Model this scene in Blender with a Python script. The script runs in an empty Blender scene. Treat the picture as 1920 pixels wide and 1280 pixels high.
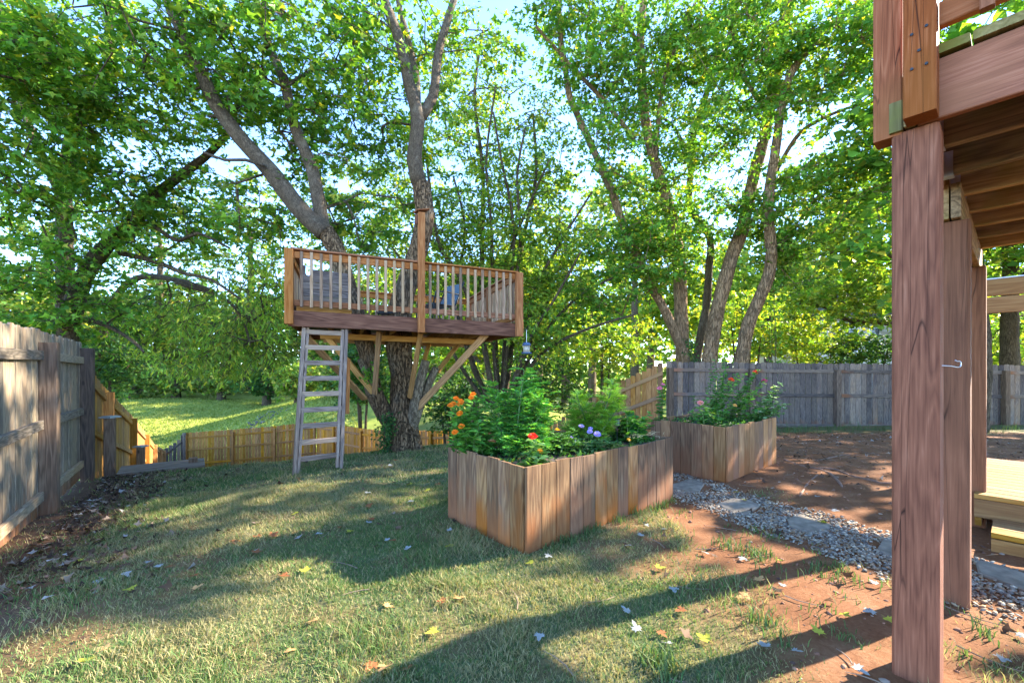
import bpy, math, random
import numpy as np
from mathutils import Vector, Matrix

random.seed(7)
rng = np.random.default_rng(7)
scene = bpy.context.scene
COL = scene.collection

# ------------------------------------------------------------------ camera
FPX, HOR, CAMZ = 800.0, 690.0, 1.25        # focal length in photo pixels, horizon row, eye height
cam_d = bpy.data.cameras.new('camera')
cam_d.sensor_width = 36.0
cam_d.lens = FPX / 1920 * 36
cam_d.shift_y = (HOR - 640) / 1920
cam_d.clip_start, cam_d.clip_end = 0.05, 2000
cam = bpy.data.objects.new('camera', cam_d)
COL.objects.link(cam)
cam.location = (0, 0, CAMZ)
cam.rotation_euler = (math.radians(90), 0, 0)
scene.camera = cam

# ------------------------------------------------------------------ sky and sun
SUN_EL = math.radians(29)
SUN_H = Vector((0.93, 0.367, 0)).normalized()
world = bpy.data.worlds.new('World')
scene.world = world
world.use_nodes = True
wn = world.node_tree.nodes
wn.clear()
sky = wn.new('ShaderNodeTexSky')
sky.sky_type = 'NISHITA'
sky.sun_disc = False
sky.sun_elevation = SUN_EL
sky.sun_rotation = math.atan2(SUN_H.x, SUN_H.y)
sky.altitude = 3200
sky.air_density = 1.0
sky.dust_density = 0.0
sky.ozone_density = 4.0
bg = wn.new('ShaderNodeBackground')
bg.inputs['Strength'].default_value = 0.15
wo = wn.new('ShaderNodeOutputWorld')
world.node_tree.links.new(sky.outputs[0], bg.inputs[0])
world.node_tree.links.new(bg.outputs[0], wo.inputs[0])
sun_d = bpy.data.lights.new('sun', 'SUN')
sun_d.energy = 3.4
sun_d.angle = math.radians(0.53)
sun_d.color = (1.0, 0.90, 0.74)
sun = bpy.data.objects.new('sun', sun_d)
COL.objects.link(sun)
sdir = SUN_H * math.cos(SUN_EL) + Vector((0, 0, math.sin(SUN_EL)))
sun.rotation_euler = (-sdir).to_track_quat('-Z', 'Y').to_euler()
sun.location = (20, 6, 20)

vs = scene.view_settings
vs.view_transform = 'Standard'
vs.look = 'None'
vs.exposure = 3.1
vs.gamma = 1.0
vs.use_curve_mapping = False
scene.render.engine = 'CYCLES'
scene.cycles.max_bounces = 8
scene.cycles.diffuse_bounces = 6
scene.cycles.glossy_bounces = 2
scene.cycles.transmission_bounces = 5
scene.cycles.transparent_max_bounces = 4
scene.cycles.caustics_reflective = False
scene.cycles.caustics_refractive = False
scene.cycles.use_denoising = True
scene.cycles.denoiser = 'OPENIMAGEDENOISE'
scene.cycles.denoising_input_passes = 'RGB_ALBEDO_NORMAL'
scene.cycles.denoising_prefilter = 'ACCURATE'
scene.cycles.sample_clamp_indirect = 3.0

# ------------------------------------------------------------------ helpers
def W(px, py, Y):
    """photo pixel at depth Y -> world point"""
    return Vector(((px - 960) / FPX * Y, Y, CAMZ + (HOR - py) / FPX * Y))

def sm(a, b, x):
    t = np.clip((np.asarray(x, float) - a) / (b - a), 0, 1)
    return t * t * (3 - 2 * t)

def _hash(ix, iy, seed):
    h = (ix.astype(np.int64) * 374761393 + iy.astype(np.int64) * 668265263 + seed * 974634777) & 0x7fffffff
    h = ((h ^ (h >> 13)) * 1274126177) & 0x7fffffff
    h = h ^ (h >> 16)
    return (h & 0xffff) / 65535.0

def vnoise(x, y, seed=0):
    x = np.asarray(x, float); y = np.asarray(y, float)
    ix = np.floor(x); iy = np.floor(y)
    fx = x - ix; fy = y - iy
    fx = fx * fx * (3 - 2 * fx); fy = fy * fy * (3 - 2 * fy)
    a = _hash(ix, iy, seed); b = _hash(ix + 1, iy, seed)
    c = _hash(ix, iy + 1, seed); d = _hash(ix + 1, iy + 1, seed)
    return (a * (1 - fx) + b * fx) * (1 - fy) + (c * (1 - fx) + d * fx) * fy

def fbm(x, y, seed=0, octv=4):
    t = 0; amp = 0.5; tot = 0
    for o in range(octv):
        t = t + amp * vnoise(np.asarray(x) * 2 ** o, np.asarray(y) * 2 ** o, seed + o)
        tot += amp; amp *= 0.5
    return t / tot

_S = [-60, -3, -2, -1, -.3, .5, 1.5, 3, 5.3, 8, 16, 20, 26, 34, 45, 60, 120, 400]
_Z = [0, 0, -.03, -.1, -.2, -.5, -.95, -1.6, -2.2, -2.9, -3.6, -4.3, -4.0, -3.3, -2.4, -1.7, 0, 4]

def ground_h(x, y, fine=True):
    x = np.asarray(x, float); y = np.asarray(y, float)
    s = -.471 * (x + 6.2) + .882 * (y - 5.9)
    z = (np.interp(s - .35, _S, _Z) + np.interp(s, _S, _Z) + np.interp(s + .35, _S, _Z)) / 3
    z = z - .17 * sm(-2, -4.4, x) * (1 - sm(-1.5, 0.3, s))
    z = z - .26 * sm(5.5, 11, y) * sm(1, 4, x) * (1 - sm(0, 2.5, s))
    z = z + np.clip((x + 25) * .27, 0, 3.2) * sm(22, 30, y) * (1 - sm(-6, 6, x))
    if fine:
        near = 1 - sm(9, 14, np.hypot(x, y))
        z = z + near * (.05 * (fbm(x * .9, y * .9, 3) - .5) + .022 * (fbm(x * 5, y * 5, 11, 3) - .5))
    return z

def gz(x, y):
    return float(ground_h(x, y))

def prop(o, label=None, cat=None, group=None, kind=None):
    if label: o['label'] = label
    if cat: o['category'] = cat
    if group: o['group'] = group
    if kind: o['kind'] = kind
    return o

def empty(name, loc, label=None, cat=None, group=None):
    o = bpy.data.objects.new(name, None)
    o.empty_display_size = .1
    COL.objects.link(o)
    o.location = loc
    o['_l'] = 1; del o['_l']
    return prop(o, label, cat, group)

def link(name, me, mat=None, parent=None, M=None):
    """object with world matrix M, kept in place under its parent"""
    o = bpy.data.objects.new(name, me)
    COL.objects.link(o)
    if mat is not None and len(me.materials) == 0:
        me.materials.append(mat)
    M = M or Matrix.Identity(4)
    if parent is not None:
        o.parent = parent
        o.matrix_basis = world_of(parent).inverted() @ M
    else:
        o.matrix_basis = M
    return o

def world_of(o):
    M = o.matrix_basis.copy()
    while o.parent is not None:
        o = o.parent
        M = o.matrix_basis @ M
    return M

def np_mesh(name, V, F, cols=None, smooth=False):
    """V (n,3), F (m,k) -> mesh; cols (n,3) as the point colour attribute 'col'"""
    V = np.asarray(V, np.float32); F = np.asarray(F, np.int32)
    me = bpy.data.meshes.new(name)
    k = F.shape[1]
    me.vertices.add(len(V)); me.vertices.foreach_set('co', V.ravel())
    me.loops.add(F.size); me.loops.foreach_set('vertex_index', F.ravel())
    me.polygons.add(len(F))
    me.polygons.foreach_set('loop_start', np.arange(0, F.size, k, dtype=np.int32))
    if smooth:
        me.polygons.foreach_set('use_smooth', np.ones(len(F), bool))
    if cols is not None:
        a = me.attributes.new('col', 'FLOAT_COLOR', 'POINT')
        c = np.ones((len(V), 4), np.float32); c[:, :3] = cols
        a.data.foreach_set('color', c.ravel())
    me.update(calc_edges=True)
    return me

class MB:
    """collects shapes into one mesh"""
    def __init__(s):
        s.v = []; s.f = []
    def add(s, vs, fs):
        n = len(s.v)
        s.v += [tuple(v) for v in vs]
        s.f += [tuple(i + n for i in f) for f in fs]
    def tube(s, pts, rad, sides=8, cap=True, wob=0.0, jit=0):
        pts = [Vector(p) for p in pts]
        n = len(pts)
        t = (pts[1] - pts[0]).normalized()
        a = t.orthogonal().normalized()
        rings = []
        for i in range(n):
            t = (pts[min(i + 1, n - 1)] - pts[max(i - 1, 0)]).normalized()
            a = (a - t * a.dot(t)).normalized()
            b = t.cross(a)
            r = rad[i] if hasattr(rad, '__len__') else rad
            ring = []
            for k in range(sides):
                an = 2 * math.pi * k / sides
                rr = r * (1 + wob * (random.random() - .5))
                ring.append(pts[i] + (a * math.cos(an) + b * math.sin(an)) * rr)
            rings.append(ring)
        vs = [v for r in rings for v in r]
        fs = []
        for i in range(n - 1):
            for k in range(sides):
                k2 = (k + 1) % sides
                fs.append((i * sides + k, i * sides + k2, (i + 1) * sides + k2, (i + 1) * sides + k))
        if cap:
            fs.append(tuple(range(sides - 1, -1, -1)))
            fs.append(tuple((n - 1) * sides + k for k in range(sides)))
        s.add(vs, fs)
    def box(s, c, d, M=None):
        c = Vector(c)
        vs = []
        for x in (-.5, .5):
            for y in (-.5, .5):
                for z in (-.5, .5):
                    p = Vector((x * d[0], y * d[1], z * d[2]))
                    if M: p = M @ p
                    vs.append(c + p)
        s.add(vs, [(0, 1, 3, 2), (4, 6, 7, 5), (0, 4, 5, 1), (2, 3, 7, 6), (0, 2, 6, 4), (1, 5, 7, 3)])
    def mesh(s, name, smooth=False):
        me = bpy.data.meshes.new(name)
        me.from_pydata(s.v, [], s.f)
        if smooth:
            me.polygons.foreach_set('use_smooth', [True] * len(me.polygons))
        me.update()
        return me
    def build(s, name, mat, parent=None, smooth=False, origin=None):
        o = Vector(origin) if origin is not None else (world_of(parent).translation if parent is not None else Vector((0, 0, 0)))
        s.v = [(v[0] - o[0], v[1] - o[1], v[2] - o[2]) for v in s.v]
        return link(name, s.mesh(name, smooth), mat, parent, Matrix.Translation(o))

_bc = {}
def bar_mesh(w, t, L, bev=.004, dog=0):
    """a sawn board: width x, thickness y, length z from 0, edges eased; dog = clipped top corners"""
    key = (round(w, 3), round(t, 3), round(L, 2), bev, dog)
    if key in _bc:
        return _bc[key]
    b = min(bev, w * .2, t * .2)
    hw, ht = w / 2, t / 2
    sec = [(-hw + b, -ht), (hw - b, -ht), (hw, -ht + b), (hw, ht - b), (hw - b, ht), (-hw + b, ht), (-hw, ht - b), (-hw, -ht + b)]
    if dog:
        lev = [(0, 1), (L - dog, 1), (L, 1 - dog * 1.3 / hw)]
        rings = [[(x * k, y, z) for x, y in sec] for z, k in lev]
    else:
        rings = [[(x * .985, y * .985, 0) for x, y in sec], [(x, y, b) for x, y in sec], [(x, y, L - b) for x, y in sec], [(x * .985, y * .985, L) for x, y in sec]]
    vs = [v for r in rings for v in r]
    fs = []
    for i in range(len(rings) - 1):
        for k in range(8):
            k2 = (k + 1) % 8
            fs.append((i * 8 + k, i * 8 + k2, (i + 1) * 8 + k2, (i + 1) * 8 + k))
    fs.append(tuple(range(7, -1, -1)))
    n = (len(rings) - 1) * 8
    fs.append(tuple(n + k for k in range(8)))
    me = bpy.data.meshes.new('board')
    me.from_pydata(vs, [], fs)
    me.update()
    _bc[key] = me
    return me

_mc = {}
def board(name, p0, p1, w, t, mat, parent=None, face=(0, -1, 0), bev=.004, dog=0):
    """board from p0 to p1; 'face' is the direction its broad side looks"""
    p0 = Vector(p0); p1 = Vector(p1)
    z = (p1 - p0); L = z.length; z.normalize()
    y = Vector(face); y = (y - z * y.dot(z)).normalized()
    x = y.cross(z)
    L = max(.02, round(L, 2))
    key = (id(mat), round(w, 3), round(t, 3), L, bev, dog)
    if key not in _mc:
        me = bar_mesh(w, t, L, bev, dog).copy()
        me.name = name
        me.materials.append(mat)
        _mc[key] = me
    M = Matrix(((x.x, y.x, z.x, p0.x), (x.y, y.y, z.y, p0.y), (x.z, y.z, z.z, p0.z), (0, 0, 0, 1)))
    return link(name, _mc[key], None, parent, M)

# ------------------------------------------------------------------ materials
def newmat(name):
    m = bpy.data.materials.new(name)
    m.use_nodes = True
    nt = m.node_tree
    nt.nodes.clear()
    out = nt.nodes.new('ShaderNodeOutputMaterial')
    return m, nt, out

def nd(nt, kind, **kw):
    n = nt.nodes.new(kind)
    for k, v in kw.items():
        if k in n.inputs:
            n.inputs[k].default_value = v
        else:
            setattr(n, k, v)
    return n

def ramp(nt, stops, fac=None, interp='LINEAR'):
    r = nt.nodes.new('ShaderNodeValToRGB')
    r.color_ramp.interpolation = interp
    el = r.color_ramp.elements
    while len(el) < len(stops):
        el.new(0.5)
    for e, (p, c) in zip(el, stops):
        e.position = p
        e.color = (*c, 1) if len(c) == 3 else c
    if fac is not None:
        nt.links.new(fac, r.inputs[0])
    return r

def mixc(nt, fac, a, b, mode='MIX'):
    n = nt.nodes.new('ShaderNodeMix')
    n.data_type = 'RGBA'
    n.blend_type = mode
    for sock, val in ((n.inputs[0], fac), (n.inputs[6], a), (n.inputs[7], b)):
        if isinstance(val, (int, float)):
            sock.default_value = val
        elif isinstance(val, tuple):
            sock.default_value = (*val, 1)
        else:
            nt.links.new(val, sock)
    return n.outputs[2]

def math_n(nt, op, a, b=0.0, clamp=False):
    n = nt.nodes.new('ShaderNodeMath')
    n.operation = op
    n.use_clamp = clamp
    for sock, val in zip(n.inputs, (a, b)):
        if isinstance(val, (int, float)):
            sock.default_value = val
        else:
            nt.links.new(val, sock)
    return n.outputs[0]

def wood(name, dark, mid, light, rough=.85, tone=.35, clay=0.0, knot=1.0, grain=1.0, crack=0.0, weather=None, wamt=0.0, clay_h=.22, moss=0.0, ringw=.30):
    """sawn timber, grain along the board's own length (local z); clay = red soil splashed on the foot of it"""
    m, nt, out = newmat(name)
    L = nt.links.new
    tc = nt.nodes.new('ShaderNodeTexCoord')
    oi = nt.nodes.new('ShaderNodeObjectInfo')
    off = nt.nodes.new('ShaderNodeVectorMath'); off.operation = 'SCALE'
    cx = nt.nodes.new('ShaderNodeCombineXYZ')
    L(oi.outputs['Random'], cx.inputs[0]); L(oi.outputs['Random'], cx.inputs[2])
    r2 = math_n(nt, 'FRACT', math_n(nt, 'MULTIPLY', oi.outputs['Random'], 17.31))
    r3 = math_n(nt, 'FRACT', math_n(nt, 'MULTIPLY', oi.outputs['Random'], 53.77))
    L(r2, cx.inputs[1])
    L(cx.outputs[0], off.inputs[0]); off.inputs['Scale'].default_value = 23.0
    add = nt.nodes.new('ShaderNodeVectorMath'); add.operation = 'ADD'
    L(tc.outputs['Object'], add.inputs[0]); L(off.outputs[0], add.inputs[1])
    # broad figure: bent growth rings
    mp = nd(nt, 'ShaderNodeMapping'); mp.inputs['Scale'].default_value = (1, 1, .11)
    L(add.outputs[0], mp.inputs[0])
    n0 = nd(nt, 'ShaderNodeTexNoise', Scale=7.0 * grain, Detail=3.0, Roughness=.5)
    L(mp.outputs[0], n0.inputs['Vector'])
    ring = math_n(nt, 'FRACT', math_n(nt, 'MULTIPLY', n0.outputs['Fac'], 11.0))
    ring = math_n(nt, 'ABSOLUTE', math_n(nt, 'SUBTRACT', math_n(nt, 'MULTIPLY', ring, 2.0), 1.0))
    # fine fibres
    mp2 = nd(nt, 'ShaderNodeMapping'); mp2.inputs['Scale'].default_value = (1, 1, .025)
    L(add.outputs[0], mp2.inputs[0])
    n1 = nd(nt, 'ShaderNodeTexNoise', Scale=120.0 * grain, Detail=4.0, Roughness=.65)
    L(mp2.outputs[0], n1.inputs['Vector'])
    # large blotches
    mp3 = nd(nt, 'ShaderNodeMapping'); mp3.inputs['Scale'].default_value = (1, 1, .35)
    L(add.outputs[0], mp3.inputs[0])
    n2 = nd(nt, 'ShaderNodeTexNoise', Scale=4.5, Detail=4.0, Roughness=.6)
    L(mp3.outputs[0], n2.inputs['Vector'])
    f = math_n(nt, 'ADD', math_n(nt, 'MULTIPLY', ring, ringw), math_n(nt, 'MULTIPLY', n1.outputs['Fac'], .62))
    f = math_n(nt, 'ADD', f, math_n(nt, 'MULTIPLY', n2.outputs['Fac'], .42))
    f = math_n(nt, 'ADD', f, math_n(nt, 'MULTIPLY', math_n(nt, 'SUBTRACT', r2, .5), tone))
    rp = ramp(nt, [(.32, dark), (.62, mid), (.92, light)], f)
    col = rp.outputs[0]
    if weather:
        wm = nd(nt, 'ShaderNodeTexNoise', Scale=2.6, Detail=5.0, Roughness=.7)
        L(mp3.outputs[0], wm.inputs['Vector'])
        wf = math_n(nt, 'ADD', math_n(nt, 'SUBTRACT', wm.outputs['Fac'], .55), math_n(nt, 'MULTIPLY', math_n(nt, 'SUBTRACT', r3, .5), .35))
        wf = math_n(nt, 'ADD', math_n(nt, 'MULTIPLY', wf, 4.0), wamt, clamp=True)
        col = mixc(nt, wf, col, mixc(nt, .6, col, weather, 'MIX'))
    height = f
    if knot:
        vm = nd(nt, 'ShaderNodeMapping'); vm.inputs['Scale'].default_value = (1, 1, .42)
        L(add.outputs[0], vm.inputs[0])
        vo = nd(nt, 'ShaderNodeTexVoronoi', Scale=4.2)
        L(vm.outputs[0], vo.inputs['Vector'])
        kf = ramp(nt, [(.0, (1, 1, 1)), (.055, (.75, .75, .75)), (.085, (0, 0, 0))], vo.outputs['Distance'])
        col = mixc(nt, math_n(nt, 'MULTIPLY', kf.outputs[0], .75 * knot), col, tuple(c * .35 for c in dark))
    if crack:
        cm = nd(nt, 'ShaderNodeMapping'); cm.inputs['Scale'].default_value = (1, 1, .035)
        L(add.outputs[0], cm.inputs[0])
        dn = nd(nt, 'ShaderNodeTexNoise', Scale=6.0, Detail=2.0)
        L(cm.outputs[0], dn.inputs['Vector'])
        cv = nd(nt, 'ShaderNodeTexVoronoi', Scale=19.0); cv.feature = 'DISTANCE_TO_EDGE'
        dm = nt.nodes.new('ShaderNodeVectorMath'); dm.operation = 'MULTIPLY_ADD'
        L(dn.outputs['Color'], dm.inputs[0]); dm.inputs[1].default_value = (.1, .1, .1); L(cm.outputs[0], dm.inputs[2])
        L(dm.outputs[0], cv.inputs['Vector'])
        gate = nd(nt, 'ShaderNodeTexNoise', Scale=5.0, Detail=1.0)
        L(cm.outputs[0], gate.inputs['Vector'])
        cf = ramp(nt, [(.0, (1, 1, 1)), (.012, (0, 0, 0))], cv.outputs['Distance'])
        gf = ramp(nt, [(.54, (0, 0, 0)), (.6, (1, 1, 1))], gate.outputs['Fac'])
        cr = math_n(nt, 'MULTIPLY', math_n(nt, 'MULTIPLY', cf.outputs[0], gf.outputs[0]), crack)
        col = mixc(nt, cr, col, tuple(c * .18 for c in dark))
        height = math_n(nt, 'SUBTRACT', height, math_n(nt, 'MULTIPLY', cr, .8))
    if clay:
        sp = nt.nodes.new('ShaderNodeSeparateXYZ')
        L(tc.outputs['Object'], sp.inputs[0])
        cn = nd(nt, 'ShaderNodeTexNoise', Scale=9.0, Detail=4.0)
        L(mp3.outputs[0], cn.inputs['Vector'])
        zz = math_n(nt, 'ADD', sp.outputs[2], math_n(nt, 'MULTIPLY', math_n(nt, 'SUBTRACT', cn.outputs['Fac'], .5), clay_h * 2.2))
        cf = math_n(nt, 'SUBTRACT', 1.0, math_n(nt, 'DIVIDE', zz, clay_h), clamp=True)
        cf = math_n(nt, 'MULTIPLY', math_n(nt, 'POWER', cf, .8), clay, clamp=True)
        col = mixc(nt, cf, col, (.27, .105, .042))
    if moss:
        mn = nd(nt, 'ShaderNodeTexNoise', Scale=6.0, Detail=4.0)
        L(add.outputs[0], mn.inputs['Vector'])
        mf = ramp(nt, [(.45, (0, 0, 0)), (.62, (1, 1, 1))], mn.outputs['Fac'])
        col = mixc(nt, math_n(nt, 'MULTIPLY', mf.outputs[0], moss), col, (.16, .17, .03))
    col = mixc(nt, 1.0, col, (1.08, .98, .78), 'MULTIPLY')
    hsv = nt.nodes.new('ShaderNodeHueSaturation')
    L(col, hsv.inputs['Color'])
    L(math_n(nt, 'ADD', .74, math_n(nt, 'MULTIPLY', r3, .48)), hsv.inputs['Value'])
    L(math_n(nt, 'ADD', .88, math_n(nt, 'MULTIPLY', r2, .24)), hsv.inputs['Saturation'])
    bs = nd(nt, 'ShaderNodeBsdfPrincipled', Roughness=rough)
    bs.inputs['Specular IOR Level'].default_value = .25
    L(hsv.outputs[0], bs.inputs['Base Color'])
    bp = nd(nt, 'ShaderNodeBump', Strength=.45, Distance=.004)
    L(height, bp.inputs['Height']); L(bp.outputs[0], bs.inputs['Normal'])
    L(bs.outputs[0], out.inputs[0])
    return m

def bark(name, dark, light, scale=9.0, strength=1.0, lichen=.25, zs=.22):
    m, nt, out = newmat(name)
    L = nt.links.new
    tc = nt.nodes.new('ShaderNodeTexCoord')
    mp = nd(nt, 'ShaderNodeMapping'); mp.inputs['Scale'].default_value = (1, 1, zs)
    L(tc.outputs['Object'], mp.inputs[0])
    n = nd(nt, 'ShaderNodeTexNoise', Scale=scale, Detail=7.0, Roughness=.68, Distortion=.6)
    L(mp.outputs[0], n.inputs['Vector'])
    v = nd(nt, 'ShaderNodeTexVoronoi', Scale=scale * 2.2); v.feature = 'DISTANCE_TO_EDGE'
    va = nt.nodes.new('ShaderNodeVectorMath'); va.operation = 'MULTIPLY_ADD'
    L(n.outputs['Color'], va.inputs[0]); va.inputs[1].default_value = (.14, .14, .14); L(mp.outputs[0], va.inputs[2])
    L(va.outputs[0], v.inputs['Vector'])
    ve = ramp(nt, [(0, (0, 0, 0)), (.13, (1, 1, 1))], v.outputs['Distance'])
    h = math_n(nt, 'ADD', math_n(nt, 'MULTIPLY', ve.outputs[0], .45), math_n(nt, 'MULTIPLY', n.outputs['Fac'], .75))
    rp = ramp(nt, [(.25, dark), (.75, light), (1.0, tuple(min(1, c * 1.35) for c in light))], h)
    n2 = nd(nt, 'ShaderNodeTexNoise', Scale=2.2, Detail=6.0, Roughness=.7)
    L(tc.outputs['Object'], n2.inputs['Vector'])
    lf = ramp(nt, [(.52, (0, 0, 0)), (.68, (1, 1, 1))], n2.outputs['Fac'])
    col = mixc(nt, math_n(nt, 'MULTIPLY', lf.outputs[0], lichen), rp.outputs[0], (.34, .33, .30))
    col = mixc(nt, 1.0, col, (1.05, .98, .80), 'MULTIPLY')
    bs = nd(nt, 'ShaderNodeBsdfPrincipled', Roughness=.92)
    bs.inputs['Specular IOR Level'].default_value = .15
    L(col, bs.inputs['Base Color'])
    bp = nd(nt, 'ShaderNodeBump', Strength=.9 * strength, Distance=.03)
    L(h, bp.inputs['Height']); L(bp.outputs[0], bs.inputs['Normal'])
    L(bs.outputs[0], out.inputs[0])
    return m

def leafmat(name, transl=.45, rough=.45, tcol=(1.35, 1.2, .42), spec=.22):
    """leaf whose colour is the mesh attribute 'col'; light also passes through it"""
    m, nt, out = newmat(name)
    L = nt.links.new
    at = nd(nt, 'ShaderNodeAttribute', attribute_name='col')
    bs = nd(nt, 'ShaderNodeBsdfPrincipled', Roughness=rough)
    bs.inputs['Specular IOR Level'].default_value = spec
    L(at.outputs['Color'], bs.inputs['Base Color'])
    tr = nt.nodes.new('ShaderNodeBsdfTranslucent')
    L(mixc(nt, 1.0, at.outputs['Color'], tcol, 'MULTIPLY'), tr.inputs[0])
    mx = nt.nodes.new('ShaderNodeMixShader'); mx.inputs[0].default_value = transl
    L(bs.outputs[0], mx.inputs[1]); L(tr.outputs[0], mx.inputs[2])
    L(mx.outputs[0], out.inputs[0])
    return m

def plain(name, col, rough=.6, metal=0.0, var=.15, scale=20.0, bump=.2):
    m, nt, out = newmat(name)
    L = nt.links.new
    tc = nt.nodes.new('ShaderNodeTexCoord')
    n = nd(nt, 'ShaderNodeTexNoise', Scale=scale, Detail=5.0)
    L(tc.outputs['Object'], n.inputs['Vector'])
    rp = ramp(nt, [(.25, tuple(c * (1 - var) for c in col)), (.75, tuple(min(1, c * (1 + var)) for c in col))], n.outputs['Fac'])
    bs = nd(nt, 'ShaderNodeBsdfPrincipled', Roughness=rough, Metallic=metal)
    L(rp.outputs[0], bs.inputs['Base Color'])
    if bump:
        bp = nd(nt, 'ShaderNodeBump', Strength=bump, Distance=.004)
        L(n.outputs['Fac'], bp.inputs['Height']); L(bp.outputs[0], bs.inputs['Normal'])
    L(bs.outputs[0], out.inputs[0])
    return m

def attr_mat(name, rough=.8):
    m, nt, out = newmat(name)
    L = nt.links.new
    at = nd(nt, 'ShaderNodeAttribute', attribute_name='col')
    tc = nt.nodes.new('ShaderNodeTexCoord')
    n = nd(nt, 'ShaderNodeTexNoise', Scale=60.0, Detail=4.0)
    L(tc.outputs['Object'], n.inputs['Vector'])
    c = mixc(nt, .35, at.outputs['Color'], n.outputs['Fac'], 'OVERLAY')
    bs = nd(nt, 'ShaderNodeBsdfPrincipled', Roughness=rough)
    L(c, bs.inputs['Base Color'])
    bp = nd(nt, 'ShaderNodeBump', Strength=.3, Distance=.003)
    L(n.outputs['Fac'], bp.inputs['Height']); L(bp.outputs[0], bs.inputs['Normal'])
    L(bs.outputs[0], out.inputs[0])
    return m

M_GREY = wood('weathered_grey_wood', (0.045, 0.036, 0.043), (0.123, 0.101, 0.105), (0.238, 0.198, 0.186), clay=.75, clay_h=.30, weather=(.24, .15, .09), wamt=-.2, grain=1.7)
M_WARMGREY = wood('weathered_warm_grey_wood', (0.068, 0.058, 0.053), (0.179, 0.155, 0.136), (0.325, 0.283, 0.244), clay=.75, clay_h=.30, weather=(.24, .16, .10), wamt=-.1, grain=1.7)
M_GREYPOST = wood('weathered_post_wood', (.045, .032, .027), (.12, .082, .065), (.22, .16, .13), clay=.6, clay_h=.3, tone=.25, crack=.7)
M_TAN = wood('tan_fence_wood', (0.160, 0.084, 0.028), (0.272, 0.152, 0.048), (0.368, 0.232, 0.096), tone=.3, clay=.2)
M_ORANGE = wood('honey_fence_wood', (0.170, 0.072, 0.017), (0.323, 0.153, 0.037), (0.425, 0.238, 0.076), tone=.3)
M_ORANGEGREY = wood('cedar_fence_wood', (0.170, 0.076, 0.028), (0.306, 0.153, 0.064), (0.391, 0.230, 0.111), tone=.35)
M_CEDARRAIL = wood('cedar_rail_wood', (.16, .09, .055), (.27, .165, .105), (.37, .25, .17), tone=.3)
M_PLANT = wood('planter_wood', (0.052, 0.032, 0.023), (0.155, 0.091, 0.056), (0.300, 0.197, 0.126), clay=.95, clay_h=.42, tone=.22, weather=(.13, .10, .105), wamt=.0)
M_PLANT2 = wood('planter_wood_warm', (0.091, 0.048, 0.027), (0.209, 0.116, 0.062), (0.333, 0.209, 0.124), clay=.95, clay_h=.45, tone=.35, weather=(.3, .2, .15), wamt=-.3)
M_BEAM = wood('brown_treated_wood', (0.081, 0.028, 0.012), (0.180, 0.069, 0.037), (0.294, 0.136, 0.077), tone=.25, grain=.8, crack=.4)
M_RAIL = wood('redbrown_rail_wood', (0.150, 0.054, 0.020), (0.290, 0.117, 0.051), (0.420, 0.207, 0.106), tone=.35)
M_BALU = wood('pale_baluster_wood', (0.153, 0.089, 0.055), (0.289, 0.191, 0.132), (0.399, 0.297, 0.225), tone=.45, knot=.6)
M_BRACE = wood('yellow_brace_wood', (0.221, 0.106, 0.036), (0.386, 0.208, 0.076), (0.506, 0.306, 0.132), tone=.35)
M_LADDER = wood('silvered_ladder_wood', (0.110, 0.080, 0.077), (0.239, 0.182, 0.165), (0.349, 0.282, 0.251), tone=.3)
M_BENCH = wood('dark_grey_bench_wood', (.06, .05, .055), (.165, .14, .145), (.27, .235, .23), tone=.25)
M_DECK = wood('red_stained_deck_wood', (0.114, 0.032, 0.014), (0.282, 0.095, 0.045), (0.480, 0.210, 0.129), tone=.1, ringw=.16, grain=1.3, crack=.9, knot=1.0, weather=(.40, .29, .25), wamt=-.12, clay=.7, clay_h=.3)
M_DECKDARK = wood('brown_post_wood', (0.081, 0.030, 0.014), (0.190, 0.076, 0.037), (0.322, 0.149, 0.086), tone=.12, ringw=.10, grain=.7, crack=.9, clay=.8, clay_h=.35)
M_JOIST = wood('old_joist_wood', (0.111, 0.075, 0.045), (0.276, 0.191, 0.113), (0.442, 0.335, 0.209), tone=.3, moss=.35)
M_DECKTOP = wood('mossy_deck_board_wood', (.10, .085, .04), (.19, .17, .075), (.28, .25, .13), tone=.3, moss=.8)
M_NEW = wood('fresh_yellow_lumber', (0.174, 0.078, 0.019), (0.248, 0.126, 0.037), (0.298, 0.180, 0.068), tone=.25, grain=.7)
M_CAP = plain('grey_post_cap', (.30, .32, .30), .6)
M_METAL = plain('zinc_hook_metal', (.5, .5, .51), .35, 1.0, .05)
M_BLACKMETAL = plain('black_metal', (.02, .022, .025), .45, .3)
M_DEADWOOD = bark('cut_stub_bark', (.07, .05, .035), (.24, .19, .145), 12)
M_BARK = bark('maple_bark', (.040, .026, .016), (.19, .125, .08), 13, 1.4, .22)
M_BARKGREY = bark('grey_branch_bark', (.04, .031, .025), (.128, .102, .083), 14, .8, .35, .5)
M_BARKRED = bark('reddish_bark', (.085, .052, .033), (.30, .20, .13), 10, 1.3, .15, .16)
M_BARKDARK = bark('dark_stem_bark', (.028, .022, .016), (.11, .085, .062), 12, 1.0, .1)
M_LEAF = leafmat('maple_leaf', .5)
M_LEAFTHIN = leafmat('thin_leaf', .55, tcol=(1.35, 1.2, .35))
M_PLANTLEAF = leafmat('garden_leaf', .35, tcol=(1.15, 1.2, .45))
M_PETAL = leafmat('petal', .3, .6, (1, 1, 1), .15)
M_GRASS = leafmat('grass_blade', .35, .6, (1.1, 1.1, .6), .15)
M_DRY = leafmat('dry_leaf', .2, .75, (1, .95, .8), .1)

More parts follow.
